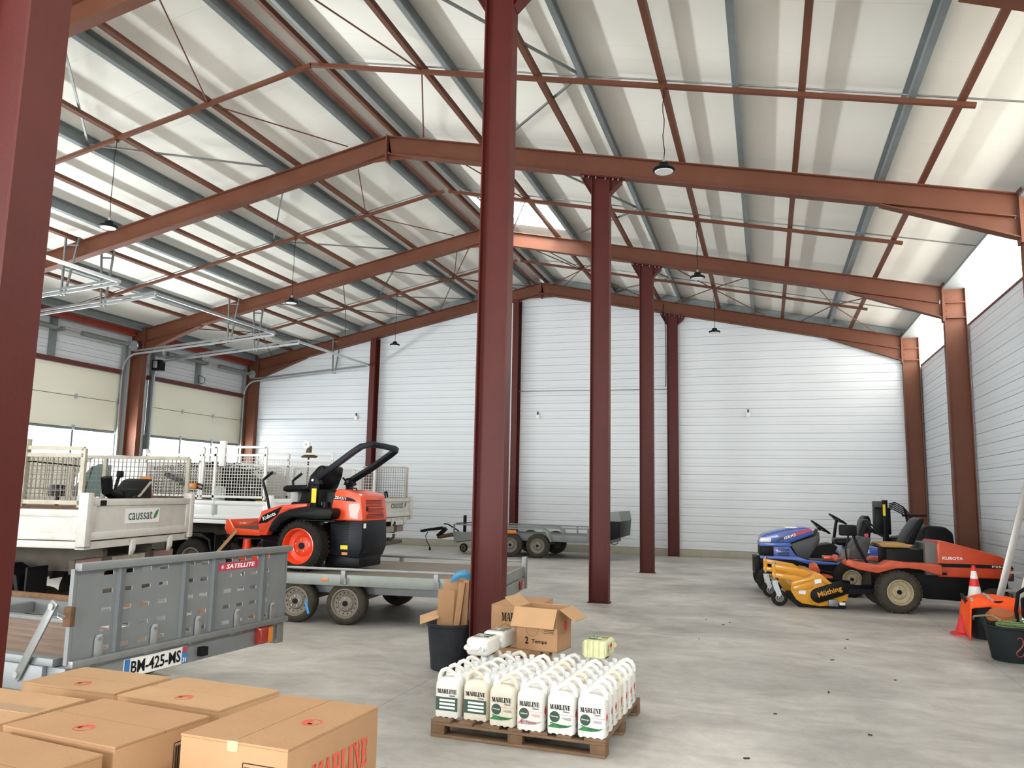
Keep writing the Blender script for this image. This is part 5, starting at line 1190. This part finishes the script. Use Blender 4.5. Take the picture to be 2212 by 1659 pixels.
MB().tube([(-.7, .06, .62), (-.73, .04, .9), (-.68, .05, 1.1)], .013, 6).build('lamp_bracket', M['black'], F)
for y in (.25, .8): MB().bar((-.0, y, .3), (-.75, y, .26), .06, .07).build('lift_arm', M['blackm'], F)
# ---- yellow flail mower
G = thing('flail_mower', 'yellow flail mower with a black belt cover in front of the orange mower', 'flail mower', (.43, 13.2, 0), .12)
side = [(-.11, .24), (-.105, .37), (-.05, .4), (.12, .44), (.22, .5), (.32, .48), (.42, .4), (.6, .3), (.72, .22), (.69, .14), (.5, .05), (.3, .03), (.05, .06), (-.04, .12)]
MB().prism(side, 'y', 0, .02).build('side_plate', M['myel'], G, .006)
MB().prism(side, 'y', 1.38, 1.4).build('side_plate', M['myel'], G, .006)
MB().prism([(-.1, .3), (-.1, .38), (.14, .45), (.24, .52), (.34, .5), (.44, .41), (.6, .3), (.56, .28), (.3, .42), (.1, .38), (-.05, .3)], 'y', -.02, 1.42).build('hood', M['myel'], G, .012)
MB().prism([(-.09, .25), (-.08, .32), (.16, .38), (.22, .32), (.1, .26)], 'y', -.035, .0).build('side_rib', M['myel'], G, .01)
bc = MB(); pts = []
for k in range(9): a = PI/2+.35+PI*k/8; pts.append((.27+.105*math.cos(a), .19+.105*math.sin(a)))
for k in range(9): a = -PI/2+.35+PI*k/8; pts.append((.6+.105*math.cos(a), .31+.105*math.sin(a)))
b_ = bc.prism(pts, 'y', -.07, .0).build('belt_cover', M['black'], G, .01)
text('brand_print', 'Müthing', M['myel'], b_, (.44, -.0715, .25), (1, 0, .35), (-.35, 0, 1), .36, .1, .02)
for p in ((.05, .23), (.28, .4)): MB().ob((p[0], -.012 if p[0] < .1 else -.03, p[1]), (.1, .01, .06), ry=-.2 if p[0] > .1 else .1).build('maker_label', M['lens'], G)
MB().prism([(.0, 0), (.0, .1), (.66, .12), (.68, .03), (.66, .0), (.1, -.0)], 'y', .02, 1.38).build('rubber_skirt', M['black'], G)
MB().cyl((.58, .05, .07), (.58, 1.35, .07), .06, n=14).build('roller', M['blackm'], G)
MB().box(.42, .56, -.04, .0, .04, .14).build('roller_bracket', M['galv'], G, .008)
MB().box(.58, .66, -.02, .0, .06, .1).build('white_label', M['lens'], G)
for y in (.1, 1.2):
    for pl_ in ([(-.37, .63), (-.37, .56), (.1, .46), (.2, .5), (.1, .56)], [(-.37, .5), (-.37, .43), (.08, .37), (.16, .42), (.0, .46)]): MB().prism(pl_, 'y', y-.03, y+.03).build('castor_beam', M['myel'], G, .006)
    MB().cyl((-.335, y, .4), (-.335, y, .66), .022, n=12).build('pivot_post', M['steel'], G)
    MB().cyl((-.335, y, .44), (-.335, y, .62), .035, n=12).build('pivot_sleeve', M['myel'], G)
    for s in (-1, 1): MB().prism([(-.37, .34), (-.3, .36), (-.24, .18), (-.27, .14), (-.31, .15)], 'y', y+s*.055-.005, y+s*.055+.005).build('castor_fork', M['zinc'], G)
    MB().box(-.37, -.29, y-.06, y+.06, .34, .38).build('fork_bridge', M['zinc'], G)
    wheel(G, (-.27, y, .12), .12, .085, .055, -1, rim='galv', tyre='rubber', dish=.015, bolts=0, n=24)
MB().cyl((.35, .55, .5), (.35, .75, .56), .07, n=14).build('gearbox', M['fred'], G)
for y in (.3, 1.0): MB().bar((.5, y, .34), (.95, y, .3), .05, .06).build('hitch_arm', M['blackm'], G)
# ---- black loader behind them
H = thing('hydraulic_mast', 'black hydraulic mast with looping hoses behind the machines', 'mast', (2.11, 16.6, 0), .1)
MB().box(-.045, .045, -.05, .05, 0, 1.64).build('mast_post', M['blackm'], H, .006)
MB().box(-.045, .0, -.056, -.05, 1.35, 1.56).build('yellow_label', M['yellow'], H)
MB().box(-.2, -.06, -.1, .1, 1.5, 1.62).build('valve_head', M['dgrey'], H, .01)
MB().box(-.18, .1, -.02, .2, 1.0, 1.5).build('valve_block', M['blackm'], H, .02)
for k in range(5):
    r = 0
    MB().tube([(.05+.01*k, .05*k-.1, 1.57-.03*k), (.16, .05*k-.1, 1.6-.03*k), (.3+.02*k, .05*k-.1, 1.52-.04*k), (.42, .05*k-.1, 1.36-.05*k), (.48-.03*k, .05*k-.1, 1.15-.03*k), (.4, .05*k-.1, .9)], .012, 7).build('hose', M['black'], H, smooth=True)
MB().bar((.3, 0, 1.36), (.72, 0, 1.37), .06, .035).build('cross_arm', M['blackm'], H)
MB().prism([(.05, .3), (.05, .95), (.4, 1.02), (.6, 1.0), (.66, .6), (.6, .3)], 'y', -.28, .2).build('power_pack', M['black'], H, .03)
MB().prism([(-.35, .0), (-.35, .2), (.7, .3), (.7, .0)], 'y', -.3, .22).build('foot_frame', M['blackm'], H, .02)
MB().prism([(.16, .93), (.2, 1.12), (.62, 1.2), (.64, 1.1)], 'y', -.34, -.28).build('tan_pad', M['mgrey'], H, .015)
Q = thing('black_mower', 'black ride-on mower with a round seat behind the blue tractor', 'mower', (1.38, 17.35, 0), .1)
for x in (-.5, .5):
    for s, y in ((-1, -.4), (1, .4)): wheel(Q, (x, y, .24), .24, .18, .12, s, rim='cream_rim', tyre='rubber', n=24)
MB().prism([(-.75, .25), (-.7, .7), (-.2, .78), (.1, .6), (.3, .75), (.8, .8), (.8, .3)], 'y', -.32, .32).build('body', M['black'], Q, .04, 3)
ring3((-.05, -.05, 1.25), .18, .55, par=Q, m=M['black'])
MB().cyl((-.16, -.05, .7), (-.08, -.05, 1.2), .03, n=10).build('steering_column', M['black'], Q)
MB().prism([(.12, .78), (.1, .86), (.3, .9), (.36, 1.2), (.42, 1.32), (.5, 1.34), (.54, 1.2), (.5, .82)], 'y', -.24, .24).build('seat', M['seat'], Q, .06, 3)
# ---- tubs, cone, vest, rope, ladder
def tub(label, loc, r0, r1, h, tilt=(0, 0)):
    t = thing('rubber_tub', label, 'tub', loc, 0, 'black tubs by the right edge')
    t.rotation_euler = (tilt[0], tilt[1], 0)
    MB().lathe([(0, 0), (r0-.01, 0), (r0, .01), (r1-.012, h-.03), (r1, h-.02), (r1+.004, h), (r1-.012, h), (r1-.02, h-.03), (r0-.015, .02), (0, .02)], (0, 0, 0), n=36, cap=False).build('shell', M['tub'], t, smooth=True)
    for s in (-1, 1):
        MB().tube([(s*.1, -r1*.98, h-.01), (s*.09, -r1*1.0, h+.05), (s*.0, -r1*1.0, h+.07), (-s*.09, -r1, h+.05), (-s*.1, -r1*.98, h-.01)] if False else [(s*(r1-.01), -.09, h-.01), (s*r1, -.07, h+.05), (s*r1, .07, h+.05), (s*(r1-.01), .09, h-.01)], .012, 6).build('grip', M['tub'], t)
    return t
t2 = tub('black rubber tub marked in red, holding a green rope', (2.43, 9.86, 0), .2, .27, .36)
ph = lambda a, z, dr=.003: (math.sin(a)*(.2+(.07)*(z/.36)+dr), -math.cos(a)*(.2+(.07)*(z/.36)+dr), z)
def stroke(name, pts, a0):
    MB().tube([ph(a0+x, z, .001) for x, z in pts], .009, 6, sx=.5).build(name, mat('red_marker', '8a4a48', .8) if 'red_marker' not in M else M['red_marker'], t2)
M['red_marker'] = mat('red_marker', '8f4f4d', .8)
two = [(-.16, .25), (-.12, .265), (-.03, .265), (.03, .24), (.04, .2), (-.02, .17), (-.12, .14), (-.2, .12), (-.22, .1), (-.14, .075), (-.02, .075), (.06, .09), (.08, .115)]
stroke('marker_digit', two, .1)
five = [(.16, .26), (.02, .26), (-.0, .2), (.08, .2), (.15, .17), (.15, .12), (.08, .09), (-.02, .09)]
stroke('marker_digit', five, .5)
stroke('marker_dot', [(0, .035), (.04, .035)], .42); stroke('marker_dot', [(0, .035), (.04, .035)], .56)
rp_ = MB(); random.seed(5); pts = []
for k in range(150):
    a = k*.5; r = .1+.05*math.sin(k*.37)+.02*math.sin(k*1.3); pts.append((r*math.cos(a)*1.1, r*math.sin(a), .335+.03*math.sin(k*.21)+k*.0003))
o = MB().tube(pts, .008, 5).build('rope_coil', M['rope'], None, smooth=True); o.location = (2.46, 9.86, 0); tag(o, 'pale green rope coiled in the marked tub', 'rope')
o = MB().lathe([(0, .05), (.19, .05), (.22, .3), (.15, .33), (0, .34)], (2.43, 9.86, 0), n=20).build('rope_bundle', M['black'], None, smooth=True); tag(o, 'dark bundle filling the marked tub under the rope', 'bundle')
t1 = tub('black rubber tub with an orange vest thrown over it', (2.56, 11.3, 0), .2, .26, .47, (.0, -.06))
hs = MB().tube([(2.33, 11.1, .24), (2.3, 10.9, .3), (2.33, 10.6, .35), (2.36, 10.35, .385), (2.38, 10.13, .375), (2.4, 10.05, .3)], .012, 6).build('hose_piece', mat('pale_hose', '8f8a70', .7), None, smooth=True); tag(hs, 'pale piece of hose bent between the two tubs', 'hose')
# vest: a draped sheet
nu, nv = 26, 18; vs = []; R0 = (2.55, 11.28)
for j in range(nv+1):
    for i in range(nu+1):
        u = i/nu*2-1; v = j/nv*2-1
        x = u*.40; y = v*.30; d = max(abs(x)/.27, abs(y)/.27)
        z = .50-.05*max(0, -u)+.015*math.sin(6*u+3*v)
        if abs(x) > .25: ex_ = abs(x)-.25; x = math.copysign(.25+ex_*.25, x); z -= ex_*(2.6 if u < 0 else .9)*(1.0 if v < .1 else .6)
        if v < 0 and y < -.2:
            ey_ = -.2-y; y = -.24-ey_*.3+.01*math.sin(9*u); z -= ey_*(1.0+1.6*max(0, 1-abs(u-.35)/.45))
        elif y > .22: z -= (y-.22)*1.0
        vs.append((R0[0]+x, R0[1]+y, z+.008*math.sin(11*u+2)*math.cos(7*v)))
fs = [(j*(nu+1)+i, j*(nu+1)+i+1, (j+1)*(nu+1)+i+1, (j+1)*(nu+1)+i) for j in range(nv) for i in range(nu)]
vt = thing('safety_vest', 'crumpled orange safety vest draped over the rear tub', 'vest', (2.55, 11.28, .47))
m = MB(); m.add([(a-2.55, b-11.28, c_-.47) for a, b, c_ in vs], fs); o = m.build('cloth', M['vest'], vt, smooth=True, ang=80)
sm = o.modifiers.new('thick', 'SOLIDIFY'); sm.thickness = .006
bd = MB(); 
for i0 in (5, 12):
    for j in range(2, nv-2):
        k = j*(nu+1)+i0; q = [vs[k], vs[k+1], vs[k+nu+2], vs[k+nu+1]]
        bd.add([(a-2.55, b-11.28, c_-.47+.007) for a, b, c_ in q], [(0, 1, 2, 3)])
bd.build('reflective_band', M['reflect'], vt)
cn = thing('traffic_cone', 'red and white striped traffic cone behind the draped tub', 'cone', (2.6, 12.2, 0))
cz = lambda z: .15-.13*(z/.8)
for z0_, z1_, m_ in ((.03, .26, 'cone'), (.26, .44, 'white'), (.44, .53, 'white'), (.53, .63, 'cone'), (.63, .73, 'white'), (.73, .8, 'cone')):
    MB().lathe([(cz(z0_)*.9, z0_), (cz(z0_), z0_), (cz(z1_), z1_), (cz(z1_)*.85, z1_)], (0, 0, 0), n=28, cap=False).build('cone_band', M[m_], cn, smooth=True)
MB().box(-.19, .19, -.19, .19, 0, .035).build('base', M['cone'], cn, .012)
c2 = MB().lathe([(.16, .0), (.16, .02), (.1, .03), (.03, .3), (.02, .3), (.09, .02)], (2.31, 11.48, 0), n=24, cap=False).build('small_cone', M['cone'], None, smooth=True); tag(c2, 'small plain red cone under the hanging vest', 'cone')
ld = thing('ladder', 'aluminium ladder leaning on the right wall', 'ladder', (3.1, 12.75, 0))
def lp(s, t): return (-.27+.28*s+.76*t, -.35+.05*s+.2*t, 2.6*t)
for s in (0, 1): MB().bar(lp(s, 0), lp(s, 1), .025, .09, (1, 0, .3)).build('rail', M['alu'], ld, .004)
for k in range(1, 11): MB().bar(lp(0, k/11), lp(1, k/11), .03, .03).build('rung', M['alu'], ld)
st = thing('brush_cutter', 'black brush cutter head with a yellow cap standing in the marked tub', 'brush cutter', (2.62, 9.95, .3), 0)
MB().tube([(-.1, 0, .0), (-.12, 0, .2), (-.09, 0, .38), (.0, 0, .45), (.1, 0, .44), (.16, 0, .36)], .02, 7).build('loop_handle', M['black'], st, smooth=True)
MB().box(-.06, .16, -.06, .08, .12, .34).build('engine', M['black'], st, .03); MB().box(-.04, .02, -.09, -.05, .38, .43).build('yellow_cap', M['yellow'], st, .01)
MB().box(.0, .14, -.075, -.06, .2, .28).build('orange_cover', M['kor'], st, .015); MB().tube([(-.06, .02, .12), (-.02, .0, .02), (.1, -.04, -.02), (.2, -.06, .05)], .015, 6).build('pipe', M['steel'], st)
sdl = MB().lathe([(0, 0), (.15, 0), (.16, .02), (.12, .08), (0, .1)], (0, 0, 0), n=24).build('plastic_lid', mat('brown_orange_plastic', 'a8561f', .6), None, smooth=True); sdl.location = (2.56, 10.6, .1); sdl.rotation_euler = (.3, 0, 0); sdl.location = (2.5, 10.55, .33)  # this piece is a round plastic lid
tag(sdl, 'round orange brown bowl upturned behind the green rope', 'lid')
